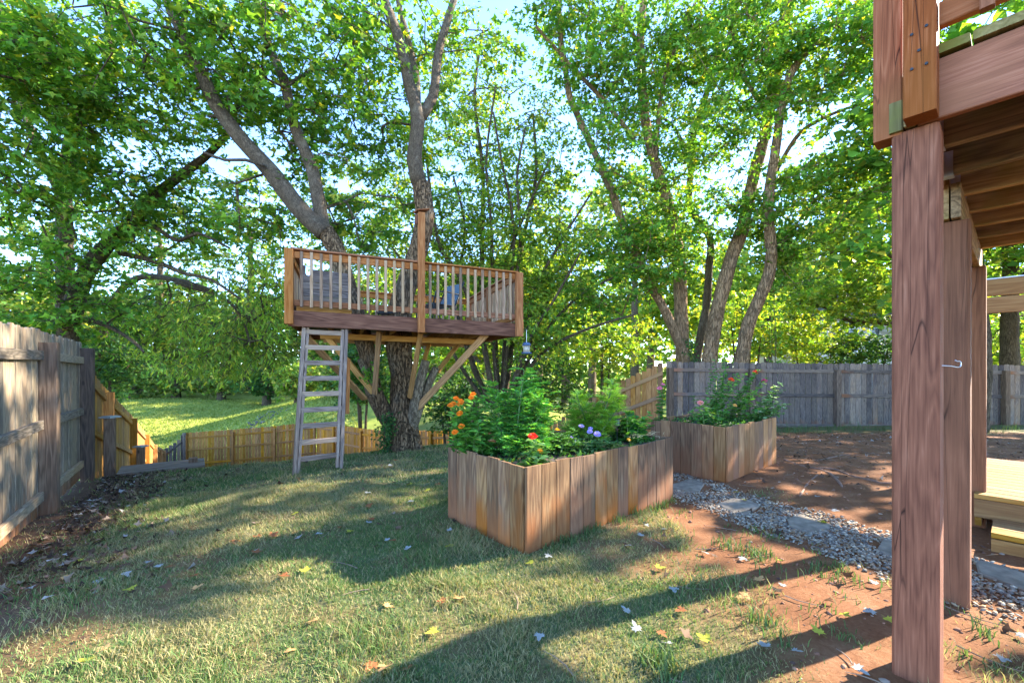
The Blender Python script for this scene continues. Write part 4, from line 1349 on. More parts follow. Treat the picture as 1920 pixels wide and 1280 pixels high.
tree('upright_maple', 'tall maple with leafy sprays over the left fence, top of the picture',
     [S([(120, 730), (122, 560), (121, 430), (122, 330), (150, 220), (205, 150), (205, 60), (215, -60)], (9.6, 8.6), (30, 12)), S([(122, 380), (60, 250), (20, 120), (0, 0)], (9.3, 8.4), (16, 7))],
     [ell(80, 150, 6.9, 170, 170, 1.6, 110), ell(220, 200, 7.4, 150, 130, 1.4, 70), ell(-100, 150, 7, 150, 220, 1.6, 60), ell(60, -120, 7, 300, 120, 2, 20), ell(40, 60, 6.2, 150, 90, 1.0, 40)],
     22, M_BARKDARK, lsize=.11, per=50, attach_z=2.5, droop=.2)
# pinnate sprays hanging in front of the far lawn
tree('walnut_tree', 'walnut with long drooping compound leaves hanging over the slope',
     [S([(175, 760), (190, 640), (215, 560), (262, 520), (330, 525), (400, 545)], (11.5, 9.3), (16, 7)), S([(330, 530), (420, 560), (455, 600), (470, 650)], (9.5, 9.0), (7, 3))],
     [ell(420, 590, 9.3, 110, 60, .9, 46), ell(400, 655, 9.2, 95, 45, .8, 30), ell(300, 600, 10, 90, 60, .9, 30), ell(480, 660, 9.2, 55, 45, .7, 16), ell(480, 520, 9.6, 70, 70, .9, 28)],
     23, M_BARKDARK, leaf='slim', lsize=.145, per=36, spread=.42, droop=.75, pal=PAL_YELLOW, pw=[2, 3, 2, .5], attach_z=.5, flat=.3)

# --- slender many stemmed tree behind the platform
st3 = []
fan = [((925, 760), (905, 640), (862, 520), (828, 470), (812, 400), (800, 300)), ((918, 760), (880, 660), (845, 560), (800, 480), (770, 420)), ((930, 760), (905, 620), (904, 450), (905, 320), (890, 180), (905, 60)),
       ((935, 760), (922, 600), (922, 440), (912, 300), (930, 160)), ((940, 760), (948, 620), (962, 480), (960, 400), (940, 300), (925, 210)), ((945, 760), (960, 640), (968, 520), (985, 430), (1005, 330), (1000, 220)),
       ((950, 760), (985, 650), (1005, 540), (1060, 440), (1110, 360)), ((955, 760), (1000, 680), (1050, 640), (1120, 610), (1190, 590)), ((935, 760), (890, 700), (874, 620), (880, 560)), ((945, 760), (975, 690), (1030, 560), (1075, 500))]
fan += [((922, 760), (870, 640), (858, 540), (872, 430), (850, 330)), ((938, 760), (930, 640), (940, 520), (985, 400), (1030, 300)), ((948, 760), (990, 640), (1040, 560), (1090, 470)), ((915, 760), (860, 680), (800, 560), (740, 470), (700, 420)), ((952, 760), (1010, 640), (1080, 560), (1150, 520)), ((942, 760), (955, 600), (975, 460), (970, 330), (985, 240))]
for i, pth in enumerate(fan):
    st3.append(S(list(pth), (12.2 + .25 * (i % 3), 12.0 + .6 * ((i * 7) % 4 - 1.5)), ((11, 4.5) if i in (2, 0, 5) else (8, 3.5))))
tree('slender_tree', 'slender many stemmed tree with small leaves behind the platform', st3,
     [ell(880, 190, 12.6, 100, 190, 1.6, 100), ell(830, 440, 12.4, 110, 110, 1.4, 100), ell(950, 400, 12.6, 110, 160, 1.5, 130), ell(1020, 520, 12.6, 110, 110, 1.4, 120), ell(850, 560, 12.6, 100, 80, 1.3, 60), ell(980, 620, 12.4, 100, 60, 1.2, 60), ell(1010, 270, 13, 70, 120, 1.2, 50), ell(720, 480, 12.8, 80, 90, 1.3, 45), ell(760, 300, 13, 70, 120, 1.2, 36)],
     31, M_BARKDARK, leaf='oval', lsize=.13, per=58, spread=.55, pal=PAL_YELLOW, pw=[3, 3, 2, .5], attach_z=1.4, sides=8, mat_leaf=M_LEAFTHIN, rtip=.007, droop=.25)

# --- cluster of maples behind the grey fence
def sA(*pts): return list(pts)
tree('maple_tree', 'left stem of the maple clump behind the cedar fence, leaning left',
     [S([(1288, 770), (1285, 675), (1269, 634), (1247, 583), (1215, 526), (1193, 475), (1174, 440), (1156, 385), (1136, 334), (1104, 262), (1086, 223), (1068, 180), (1061, 137), (1050, 60), (1046, -40)], (13.4, 12.4), (18, 10)),
      S([(1190, 262), (1133, 190), (1086, 140), (1050, 100), (1005, 50)], (12.8, 12.2), (9, 5))],
     [ell(1110, 90, 12.3, 95, 110, 1.5, 60), ell(1140, 270, 12.4, 70, 100, 1.2, 40), ell(1180, 480, 12.8, 90, 80, 1.2, 55), ell(1110, 560, 12.6, 80, 70, 1.1, 36), ell(1060, 20, 12, 90, 60, 1.2, 22)],
     41, M_BARKRED, lsize=.15, per=46, spread=.62, group='maple clump behind the fences', attach_z=2.4, sides=12)
tree('maple_tree', 'straight middle stem of the maple clump behind the grey fence corner',
     [S([(1282, 770), (1280, 675), (1277, 602), (1275, 523), (1269, 459), (1261, 420), (1251, 374), (1230, 313), (1215, 252), (1205, 180), (1201, 72), (1207, -10), (1210, -120)], (13.7, 13.2), (27, 13)),
      S([(1228, 300), (1236, 210), (1250, 130), (1290, 40), (1320, -40)], (13.3, 12.6), (9, 5)), S([(1203, 100), (1180, 50), (1150, -20)], (13.2, 12.4), (10, 5))],
     [ell(1210, 110, 12.9, 110, 130, 1.6, 90), ell(1270, 330, 13.2, 90, 100, 1.4, 56), ell(1230, 450, 13, 90, 70, 1.2, 55), ell(1300, 60, 12.6, 90, 90, 1.3, 40), ell(1190, -100, 13, 160, 100, 1.8, 15)],
     42, M_BARKRED, lsize=.15, per=46, spread=.62, group='maple clump behind the fences', attach_z=2.4, sides=12)
tree('maple_tree', 'pale barked stem of the maple clump curving right behind the grey fence',
     [S([(1326, 770), (1330, 679), (1342, 596), (1358, 532), (1374, 475), (1393, 428), (1399, 395), (1413, 331), (1431, 266), (1442, 208), (1460, 119), (1471, 54), (1476, -20), (1480, -120)], (13.0, 12.2), (28, 16)),
      S([(1440, 215), (1410, 170), (1385, 110), (1370, 40)], (12.4, 11.8), (9, 5))],
     [ell(1400, 120, 11.8, 120, 140, 1.5, 90), ell(1480, 60, 11.6, 120, 120, 1.4, 70), ell(1390, 400, 12.2, 70, 70, 1.0, 34), ell(1350, 250, 12, 80, 90, 1.2, 36), ell(1450, -110, 12, 200, 100, 1.8, 15)],
     43, M_BARKRED, lsize=.14, per=46, spread=.60, group='maple clump behind the fences', attach_z=2.4, sides=12)
tree('maple_tree', 'right stem of the maple clump with a long bough over the deck rail',
     [S([(1380, 770), (1393, 660), (1403, 609), (1422, 564), (1441, 517), (1446, 469), (1440, 399), (1446, 330), (1456, 270), (1465, 201), (1481, 144), (1503, 108), (1542, 61), (1589, 22), (1660, -20)], (12.8, 10.6), (26, 9)),
      S([(1450, 330), (1500, 250), (1570, 210), (1640, 190)], (12.4, 10.8), (9, 4))],
     [ell(1560, 130, 10.8, 110, 120, 1.4, 80), ell(1600, 300, 11.4, 100, 110, 1.3, 70), ell(1500, 380, 12, 90, 100, 1.2, 60), ell(1660, 60, 10, 120, 90, 1.2, 40), ell(1480, 480, 12.4, 60, 60, 1.0, 24)],
     44, M_BARKRED, lsize=.14, per=48, spread=.60, group='maple clump behind the fences', attach_z=2.4, sides=12)
tree('maple_tree', 'thin dark stem standing among the maple clump behind the fence',
     [S([(1302, 770), (1306, 680), (1316, 620), (1325, 570), (1329, 507), (1330, 443), (1294, 388), (1296, 313), (1302, 244), (1320, 190), (1338, 137), (1363, 83), (1381, 0), (1390, -80)], (14.6, 14.4), (16, 8)),
      S([(1340, 135), (1345, 60), (1310, 0)], (14.4, 14), (8, 4)), S([(1296, 300), (1265, 240), (1240, 220)], (14.4, 14), (6, 4))],
     [ell(1330, 130, 14.2, 110, 130, 1.5, 60), ell(1310, 420, 14.6, 80, 80, 1.2, 36), ell(1260, 230, 14.4, 80, 90, 1.2, 36)],
     45, M_BARKDARK, lsize=.15, per=44, spread=.62, group='maple clump behind the fences', attach_z=2.4)
ivy([W(1296, 745, 13.2), W(1296, 690, 13.2), W(1292, 640, 13.3)], 260, .10, 9, 'ivy climbing the middle stem of the maple clump', size=.09)
ivy([W(1452, 745, 12.6), W(1455, 640, 12.6), W(1450, 540, 12.6), W(1460, 440, 12.6), W(1470, 340, 12.5)], 420, .16, 10, 'tangled vine hanging beside the right maple stem', 'hanging_vine', .09, PAL_MAPLE, W_MAPLE)
# right side trees
tree('maple_tree', 'broad yellow green tree behind the grey fence left of the deck posts',
     [S([(1760, 760), (1755, 640), (1740, 560), (1720, 470), (1700, 380), (1690, 300)], (16, 15.6), (26, 10)), S([(1752, 630), (1660, 605), (1590, 600), (1560, 580), (1520, 570)], (15.8, 14.6), (12, 5)), S([(1740, 560), (1690, 490), (1600, 470), (1530, 480)], (15.8, 14.6), (10, 4))],
     [ell(1580, 560, 15, 110, 70, 1.6, 80), ell(1620, 440, 15.4, 110, 80, 1.6, 80), ell(1700, 330, 15.6, 120, 110, 1.6, 60), ell(1740, 520, 15.6, 120, 90, 1.6, 60)],
     51, M_BARKDARK, lsize=.17, per=50, spread=.7, pal=PAL_YELLOW, pw=W_YEL, attach_z=1.6, mat_leaf=M_LEAFTHIN, flat=.35)
tree('shade_tree', 'thick dark trunk behind the grey fence at the right edge, under the beam',
     [S([(1893, 760), (1893, 690), (1893, 600), (1895, 520), (1890, 400), (1880, 250)], (14.2, 14.0), (30, 18)), S([(1893, 560), (1960, 470), (2050, 400)], (14.1, 12.6), (14, 6))],
     [ell(1900, 450, 13.6, 140, 90, 1.8, 70), ell(2060, 400, 12.6, 140, 120, 1.8, 60), ell(1900, 250, 13.6, 160, 140, 2, 60), ell(1900, 610, 15.5, 120, 60, 1.2, 40)],
     52, M_BARKDARK, lsize=.16, per=46, spread=.7, attach_z=1.8)
# the wood goes on to the right of the frame: it is what shades the lawn
for k, (x, y, h, rr, sd_) in enumerate(((10.8, 9.9, 11.5, 2.75, 61), (17.5, 10.5, 9.0, 3.0, 62), (11.0, 2.6, 9.0, 1.7, 63), (17.5, 4.0, 9, 2.2, 64))):
    b = Vector((x, y, gz(x, y) - .2))
    tree('shade_tree', ['leafy tree standing beyond the deck, out past the yellow beam', 'leafy tree further out beyond the deck near the fence', 'narrow leafy tree standing beyond the deck in line with its front rail', 'tall leafy tree farthest out beyond the deck'][k],
         [([b, b + Vector((.1, 0, 2)), b + Vector((.2, .2, 4.2)), b + Vector((.1, .3, h * .8))], [.19, .17, .13, .05])],
         [(b + Vector((0, 0, h * .6)), rr, rr, h * .36, 120)], sd_, M_BARKDARK, leaf='clump', lsize=.24, per=40, spread=.8, attach_z=2.2)

# --- understorey and far woods
def bush(name, label, px, py, Y, rx, ry, rY, n, seed, pal=PAL_FAR, pw=W_FAR, leaf='clump', ls=.2, per=36, spread=.6, group=None, cat='bush', ml=None, stemh=True):
    c = W(px, py, Y); g = gz(c.x, c.y)
    top = c.z
    stems = []
    r = np.random.default_rng(seed)
    ns = 3 if cat == 'bush' else 1
    for k in range(ns):
        dx, dy = (r.normal(0, rx / FPX * Y * .3), r.normal(0, .3)) if ns > 1 else (0, 0)
        b = Vector((c.x + dx * .3, c.y + dy * .3, g - .2))
        stems.append(([b, b + Vector((dx * .3, dy * .3, max(.4, (top - g) * .5))), Vector((c.x + dx, c.y + dy, max(top, g + .8)))], [.05 * Y / 14, .04 * Y / 14, .015 * Y / 14] if ns > 1 else [.011 * Y, .009 * Y, .003 * Y]))
    return tree(name, label, stems, [(c, rx / FPX * Y, rY, ry / FPX * Y, n)], seed, M_BARKDARK, leaf=leaf, lsize=ls, per=per, spread=spread, pal=pal, pw=pw, cat=cat, group=group, attach_z=g + .3, sides=7, rtip=.004 * Y / 10, mat_leaf=ml or M_LEAFTHIN, twigs=3)

G1 = 'understorey bushes behind the fences'
bush('bush', 'bright yellow green bush behind the cedar fence', 1130, 640, 16, 110, 60, 1.5, 90, 71, PAL_YELLOW, W_YEL, 'maple', .16, 44, .6, G1)
bush('bush', 'dark green bush behind the ferny planter plant', 1010, 720, 15.5, 110, 60, 1.3, 90, 72, PAL_DARK, W_DARK, 'oval', .15, 48, .6, G1)
bush('bush', 'dark leafy bush right of the treehouse trunk', 850, 740, 14.5, 90, 70, 1.2, 90, 73, PAL_DARK, W_DARK, 'oval', .14, 48, .55, G1)
bush('bush', 'yellow green thicket behind the grey fence between the maple stems', 1400, 610, 17.5, 120, 70, 1.5, 90, 74, PAL_YELLOW, W_YEL, 'maple', .17, 44, .65, G1)
bush('bush', 'yellow green thicket behind the grey fence beside the hanging vine', 1520, 640, 17, 80, 50, 1.4, 60, 75, PAL_YELLOW, W_YEL, 'maple', .17, 44, .65, G1)
bush('bush', 'dark evergreen bush behind the grey fence in front of the far house', 1620, 655, 16, 75, 38, 1.0, 70, 76, PAL_DARK, W_DARK, 'oval', .15, 46, .5, G1)
bush('bush', 'yellow thicket behind the grey fence seen under the beam', 1900, 640, 17.5, 120, 60, 1.2, 60, 77, PAL_YELLOW, W_YEL, 'maple', .17, 44, .65, G1)
bush('bush', 'dark bush spilling over the tan fence on the left', 205, 690, 11.0, 45, 62, .8, 62, 78, PAL_DARK, W_DARK, 'oval', .11, 50, .42, G1)
bush('bush', 'leafy bush poking up behind the weathered grey fence', 50, 620, 8.6, 110, 40, .8, 44, 79, PAL_MAPLE, W_MAPLE, 'maple', .11, 50, .42, G1)
bush('bush', 'dark evergreen bush seen under the platform left of the trunk', 680, 690, 24, 45, 75, 1.6, 90, 80, PAL_DARK, W_DARK, 'clump', .22, 40, .7, G1)
bush('bush', 'pale leafy bush seen under the platform right of the trunk', 850, 660, 22, 80, 50, 1.6, 60, 81, PAL_YELLOW, W_YEL, 'clump', .2, 40, .7, G1)
G2 = 'far woods beyond the lawn'
far = [(60, 620, 44, 100, 130, 'leafy green tree far beyond the left fence'), (175, 640, 52, 70, 95, 'dark green tree at the left end of the far lawn'), (265, 620, 54, 75, 110, 'pale sunlit tree at the far edge of the lawn, left'),
       (345, 590, 56, 80, 140, 'tall pale tree at the far edge of the lawn'), (425, 640, 52, 70, 95, 'yellowing tree behind the middle of the far lawn'), (505, 600, 54, 75, 120, 'green tree behind the far lawn left of the ladder'),
       (590, 630, 52, 80, 90, 'green tree behind the ladder on the far bank'), (690, 575, 56, 95, 120, 'tall tree behind the treehouse platform'), (800, 590, 54, 90, 110, 'leafy tree behind the treehouse trunk'),
       (900, 600, 52, 95, 100, 'leafy tree far behind the slender stems'), (1010, 575, 50, 100, 110, 'pale tree far behind the cedar fence, left'), (1110, 550, 48, 95, 120, 'yellow green tree far behind the cedar fence'),
       (1220, 560, 44, 95, 110, 'yellow green tree far behind the maple clump'), (1330, 560, 42, 100, 115, 'bright tree far behind the maple clump, right'), (1440, 540, 34, 100, 125, 'tall bright tree far behind the hanging vine'),
       (1555, 530, 40, 90, 90, 'pale tree above the far house'), (1680, 560, 34, 90, 110, 'bright tree beside the far house'), (1800, 540, 32, 110, 130, 'green tree far behind the deck posts'), (1930, 560, 32, 120, 130, 'green tree at the right edge far behind the beam')]
far += [(890, 570, 27, 70, 65, 'leafy tree in the gap right of the treehouse trunk'), (970, 550, 25, 80, 75, 'leafy tree behind the slender stems, nearest of the far wood'), (300, 440, 58, 130, 110, 'tall pale tree over the far lawn, left of the leaning trunk'), (470, 430, 58, 120, 120, 'tall green tree behind the leaning trunk over the far lawn'), (640, 420, 58, 120, 120, 'tall tree filling the view left of the upper trunk'), (1060, 430, 54, 110, 120, 'tall pale tree right of the slender stems'), (1190, 420, 40, 110, 120, 'tall tree behind the left maple stem'), (1560, 400, 36, 120, 120, 'tall tree behind the long maple bough'), (90, 470, 52, 130, 120, 'tall tree over the left fence far behind')]
for k, (px, py, Y, rx, ry, lab) in enumerate(far):
    pal, pw = ((PAL_DARK, W_DARK) if k in (1,) else (PAL_YELLOW, W_YEL) if k in (11, 12, 13, 14, 16) else (PAL_FAR, W_FAR))
    bush('woodland_tree', lab, px, py, Y, rx, ry, 3.2, 150, 100 + k, pal, pw, 'clump', .46, 25, 1.25, G2, 'tree')
for k, (px, py, Y, rx, ry, lab) in enumerate(((250, 715, 47, 55, 32, 'low shrub at the edge of the far lawn, left'), (330, 708, 48, 60, 36, 'pale shrub at the far edge of the lawn'), (415, 712, 47, 55, 32, 'low green shrub at the far edge of the lawn'), (500, 708, 44, 50, 36, 'dark shrub beside the stones on the bank'), (590, 700, 42, 55, 34, 'shrub on the bank behind the ladder'), (560, 712, 33, 40, 30, 'small shrub on top of the bank left of the ladder'), (650, 712, 32, 50, 34, 'shrub on the bank between ladder and trunk'), (720, 720, 31, 45, 34, 'shrub on the bank behind the treehouse trunk'))):
    bush('shrub', lab, px, py, Y, rx, ry, 1.6, 70, 140 + k, PAL_FAR if k != 3 else PAL_DARK, W_FAR if k != 3 else W_DARK, 'clump', .3, 34, .9, 'shrubs along the far lawn', 'shrub')

# the wood closes behind them
r = np.random.default_rng(300)
n = 34000
X = r.uniform(-95, 95, n); Yw = r.uniform(58, 70, n)
topz = 9 + 9 * fbm(X * .12, X * 0 + 3, 301, 3) + 3 * (fbm(X * .6, X * 0, 302, 2) - .5)
g0 = ground_h(X, Yw, False)
Z = g0 + (topz - g0) * r.random(n) ** .9
P = np.stack([X, Yw, Z], 1)
keep = fbm(X * .5, Z * .5, 303, 3) > .30
P = P[keep]; n = len(P)
tone = .75 + .7 * fbm(P[:, 0] * .25, P[:, 2] * .25, 304, 2)
v, f, c = leaf_geo(P, r.normal(0, 1, (n, 3)), np.array([0, -.5, 1])[None] + r.normal(0, .7, (n, 3)), r.uniform(.6, 1.2, n), tone_mix(r, n, PAL_FAR, W_FAR) * tone[:, None], 'clump')
prop(link('woodland', np_mesh('woodland', v, f, c), M_LEAFTHIN), 'far wood reading as one mass beyond the lawn', 'woodland', kind='stuff')

# --- house glimpsed through the trees
hs = empty('far_house', (26.6, 33, gz(26.6, 33)), 'beige house glimpsed through leaves above the grey fence', 'house')
M_SIDE = plain('beige_siding', (.50, .45, .37), .8)
M_WHITE = plain('white_trim', (.8, .8, .78), .5)
M_PANE = plain('window_glass', (.10, .12, .13), .08, 0, .2, 3, 0)
M_ROOF = plain('grey_shingle', (.14, .13, .13), .9)
hx0, hx1, hy0, hy1, hz0, hz1 = 23.6, 34.0, 33.0, 41.0, gz(26, 33) - .5, 5.2
mb = MB(); mb.box(((hx0 + hx1) / 2, (hy0 + hy1) / 2, (hz0 + hz1) / 2), (hx1 - hx0, hy1 - hy0, hz1 - hz0)); mb.build('wall', M_SIDE, hs)
for k in range(30):
    z = hz0 + .6 + k * .24
    if z < hz1 - .1:
        board('siding_board', (hx0 - .02, hy0 - .012, z), (hx1 + .02, hy0 - .012, z), .22, .02, M_SIDE, hs, (0, -1, .08))
mb = MB(); mb.add([(hx0 - .4, hy0 - .5, hz1 - .1), (hx1 + .4, hy0 - .5, hz1 - .1), (hx1 + .4, hy1 + .5, hz1 - .1), (hx0 - .4, hy1 + .5, hz1 - .1), (hx0 - .4, (hy0 + hy1) / 2, hz1 + 2.6), (hx1 + .4, (hy0 + hy1) / 2, hz1 + 2.6)],
                  [(0, 1, 5, 4), (3, 4, 5, 2), (0, 4, 3), (1, 2, 5), (0, 3, 2, 1)]); mb.build('roof', M_ROOF, hs)
for px, py in ((1593, 617), (1640, 615), (1705, 615), (1600, 676)):
    c = W(px, py, 32.96)
    mb = MB(); mb.box((c.x, hy0 - .04, c.z), (.84, .04, 1.5)); wd = mb.build('window', M_WHITE, hs)
    for sx_ in (-1, 1):
        for sz in (-1, 1):
            mb = MB(); mb.box((c.x + sx_ * .185, hy0 - .064, c.z + sz * .34), (.33, .012, .64)); mb.build('pane', M_PANE, wd)

# ------------------------------------------------------------------ plants in the planters
def PL1(a, b, z=.53): return Vector((.089 + U.x * a + V_.x * b, 2.857 + U.y * a + V_.y * b, z))
def PL2(a, b, z=.545): return Vector((2.35 + U.x * a + V_.x * b, 4.67 + U.y * a + V_.y * b, z))
PAL_GARDEN = [(.06, .20, .035), (.085, .25, .04), (.12, .28, .05), (.17, .30, .06)]
W_G = [2, 3, 2, 1]

def flower(parent, c, rad, col, mid, layers=3, n=12, up=Vector((0, 0, 1)), nm='flower', dome=.5):
    r = random
    up = Vector(up).normalized(); a = up.orthogonal().normalized(); b = up.cross(a)
    P, Dr, Nm, Sz, Cc = [], [], [], [], []
    for L in range(layers):
        k = n - 2 * L
        for i in range(k):
            an = 2 * math.pi * (i + .5 * L) / k + r.uniform(-.06, .06)
            out = a * math.cos(an) + b * math.sin(an)
            tilt = .12 + dome * L
            P.append(tuple(c + out * rad * .10 + up * rad * .13 * L)); Dr.append(tuple(out + up * tilt)); Nm.append(tuple(up - out * tilt))
            Sz.append(rad * (1 - .24 * L) * r.uniform(.9, 1.05)); t = r.uniform(.8, 1.2); Cc.append([q * t for q in col])
    tvs = np.array([(0, 0, 0), (.24, .45, .02), (.2, .88, .0), (0, 1, -.03), (-.2, .88, 0), (-.24, .45, .02)]); tfs = np.array([(0, 1, 2), (0, 2, 3), (0, 3, 4), (0, 4, 5)])
    LEAF['petal'] = (tvs, tfs)
    v, f, cc = leaf_geo(np.array(P), np.array(Dr), np.array(Nm), np.array(Sz), np.array(Cc), 'petal')
    o = np.array(tuple(c))
    fl = link(nm, np_mesh(nm, v - o, f, cc), M_PETAL, parent, Matrix.Translation(c))
    mv = IV * rad * .2 * np.array([1, 1, .7]) + np.array(tuple(up)) * rad * .16
    link('flower_centre', np_mesh('flower_centre', mv, IF, np.tile(np.array(mid), (12, 1)), True), M_PETAL, fl, Matrix.Translation(c))
    return fl

def leafy_stems(name, label, stems, lsize, pairs, pal, pw, seed, flowers=(), cat='plant', group=None, leaf='oval', stemr=.004, lean_leaf=.25, wide=1.0):
    """stems: list of (base, tip); leaves in opposite pairs all the way up"""
    r = np.random.default_rng(seed); random.seed(seed)
    b0 = stems[0][0]
    root = empty(name, tuple(b0), label, cat, group)
    mb = MB()
    P, Dr, Nm, Sz = [], [], [], []
    for (a, b) in stems:
        mid = (a + b) / 2 + Vector((r.normal(0, .02), r.normal(0, .02), .02))
        mb.tube([a, mid, b], [stemr, stemr * .85, stemr * .5], 5, False)
        L = (b - a).length
        n = max(3, int(L / pairs))
        for i in range(n):
            t = (i + .6) / n
            p = a * (1 - t) ** 2 + mid * (2 * t * (1 - t)) + b * t * t if False else (a.lerp(mid, t * 2) if t < .5 else mid.lerp(b, t * 2 - 1))
            an = (i % 2) * math.pi / 2 + r.uniform(-.5, .5)
            for s in (0, math.pi, r.uniform(0, 6.28)):
                d = Vector((math.cos(an + s), math.sin(an + s), lean_leaf + r.normal(0, .3)))
                P.append(tuple(p + Vector((r.normal(0, .006), r.normal(0, .006), 0)))); Dr.append(tuple(d)); Nm.append((r.normal(0, .3), r.normal(0, .3), 1))
                Sz.append(lsize * (1.1 - .45 * t) * r.uniform(.7, 1.25))
    mb.build('stem', plain_green, root, True)
    v, f, c = leaf_geo(np.array(P), np.array(Dr), np.array(Nm), np.array(Sz), tone_mix(r, len(P), pal, pw), leaf)
    o = np.array(tuple(b0))
    link('leaves', np_mesh('leaves', v - o, f, c), M_PLANTLEAF, root, Matrix.Translation(b0))
    for (c_, rad, col, mid, lay) in flowers:
        flower(root, c_, rad, col, mid, lay, up=Vector((random.uniform(-.3, .3), -.55 + random.uniform(-.2, .2), .85)))
    return root
plain_green = plain('green_stem', (.10, .17, .05), .7)
LEAF['broad'] = (np.array([(0, 0, 0), (.22, .22, .05), (.30, .48, .07), (.18, .78, .02), (0, 1, -.12), (-.18, .78, .02), (-.30, .48, .07), (-.22, .22, .05)]),
                 np.array([(0, 1, 2), (0, 2, 3), (0, 3, 4), (0, 4, 5), (0, 5, 6), (0, 6, 7)]))
ORANGE, REDF, PINK, MAG, PURP, YEL = (.85, .22, .012), (.72, .03, .015), (.80, .22, .30), (.55, .03, .14), (.42, .33, .72), (.85, .48, .02)
GOLD = (.75, .42, .03)
# orange zinnia at the left end
r_ = np.random.default_rng(3)
oz_f = [(850, 757, 3.38), (845, 760, 3.30), (863, 757, 3.32), (855, 747, 3.50), (864, 752, 3.45), (887, 739, 3.66), (884, 745, 3.55), (862, 775, 3.30), (865, 799, 3.25), (853, 810, 3.2)]
stems = []
for k in range(34):
    a = PL1(r_.uniform(.04, .3), r_.uniform(.62, .88))
    tip = W(r_.uniform(836, 912), r_.uniform(755, 842), r_.uniform(3.25, 3.7))
    stems.append((a, tip))
fl = []
for (px, py, Y) in oz_f:
    c = W(px, py, Y); fl.append((c, .027, ORANGE, (.7, .25, .02), 3))
    stems.append((PL1(r_.uniform(.05, .25), r_.uniform(.65, .85)), c - Vector((0, 0, .012))))
leafy_stems('zinnia_plant', 'leafy zinnia with orange pompom flowers at the left end of the planter', stems, .095, .05, [(.09, .28, .045), (.13, .34, .05), (.19, .38, .07)], [2, 3, 2], 5, fl, leaf='broad')
# red zinnia in front, with a small orange bloom next to it
rz = W(999, 818, 3.15); oz = W(1013, 846, 3.12)
stems = [(PL1(.22, .14), rz - Vector((0, 0, .01))), (PL1(.3, .12), oz - Vector((0, 0, .01)))] + [(PL1(r_.uniform(.1, .34), r_.uniform(.06, .22)), W(r_.uniform(955, 1025), r_.uniform(835, 862), 3.15)) for _ in range(9)]
leafy_stems('zinnia_plant', 'young zinnia with one bright red flower at the planter front corner', stems, .085, .04, [(.10, .25, .05), (.16, .31, .07), (.2, .33, .09)], [1, 2, 1], 6, [(rz, .036, REDF, GOLD, 3), (oz, .024, (.85, .34, .02), GOLD, 3)], leaf='broad')

def ferny(name, label, base, stems, nfr, flen, seed, pal, pw, lsz=.04, leaf='slim', cat='plant', fine=1, mat=None):
    r = np.random.default_rng(seed)
    root = empty(name, tuple(base), label, cat)
    mb = MB(); P, Dr, Nm, Sz = [], [], [], []
    for (a, b) in stems:
        mid = (a + b) / 2 + Vector((r.normal(0, .02), r.normal(0, .02), 0))
        mb.tube([a, mid, b], [.006, .005, .0025], 5, False)
        for i in range(nfr):
            t = .12 + .88 * (i + r.random()) / nfr
            p = a.lerp(mid, t * 2) if t < .5 else mid.lerp(b, t * 2 - 1)
            az = r.uniform(0, 6.28)
            d = Vector((math.cos(az), math.sin(az), r.uniform(.25, 1.0))).normalized()
            L = flen * r.uniform(.6, 1.2) * (1.15 - .4 * t)
            tip = p + d * L - Vector((0, 0, L * .25))
            mb.tube([p, p + d * L * .55, tip], [.0022, .0016, .0008], 3, False)
            sd = d.cross(Vector((0, 0, 1))).normalized()
            m = int(9 * fine)
            for j in range(m):
                u = .18 + .82 * j / (m - 1)
                q = p + d * L * u - Vector((0, 0, L * .25 * u * u))
                for s in (-1, 1):
                    for e in range(2):
                        dd = sd * s * r.uniform(.6, 1.1) + d * r.uniform(.4, 1.1) + Vector((0, 0, r.normal(0, .18)))
                        P.append(tuple(q)); Dr.append(tuple(dd)); Nm.append((r.normal(0, .25), r.normal(0, .25), 1))
                        Sz.append(lsz * (1.25 - .75 * u) * r.uniform(.7, 1.25))
    mb.build('stem', plain_green, root, True)
    v, f, c = leaf_geo(np.array(P), np.array(Dr), np.array(Nm), np.array(Sz), tone_mix(r, len(P), pal, pw), leaf)
    o = np.array(tuple(base))
    link('leaves', np_mesh('leaves', v - o, f, c), mat or M_PLANTLEAF, root, Matrix.Translation(base))
    return root
r_ = np.random.default_rng(9)
stems = []
for k in range(32):
    a = PL1(r_.uniform(.3, .65), r_.uniform(.42, .75))
    px = r_.uniform(915, 1035); top = 684 + 60 * abs((px - 968) / 60) ** 2 + r_.uniform(0, 75)
    stems.append((a, W(px, top, r_.uniform(3.42, 3.85))))
for k in range(9):
    stems.append((PL1(r_.uniform(.2, .6), r_.uniform(.3, .6)), W(r_.uniform(905, 1020), r_.uniform(790, 830), r_.uniform(3.3, 3.5))))
ferny('ferny_plant', 'tall bushy plant with finely cut fresh green leaves in the front planter', PL1(.45, .6), stems, 15, .19, 7, [(.09, .34, .075), (.14, .44, .08), (.24, .52, .085), (.38, .60, .09)], [2, 3, 2, 1.2], .06)
stems = [(PL1(r_.uniform(1.1, 1.5), r_.uniform(.4, .7)), W(px + r_.uniform(-14, 14), py + r_.uniform(0, 35), r_.uniform(3.95, 4.3))) for px, py in ((1082, 728), (1090, 712), (1105, 740), (1118, 730), (1135, 712), (1150, 718), (1142, 705), (1145, 745), (1100, 760), (1128, 765), (1085, 770), (1156, 760))]
LEAF['thread'] = (np.array([(-.022, 0, 0), (.022, 0, 0), (.018, .6, .02), (0, 1, -.05), (-.018, .6, .02)]), np.array([(0, 1, 2), (0, 2, 4), (4, 2, 3)]))
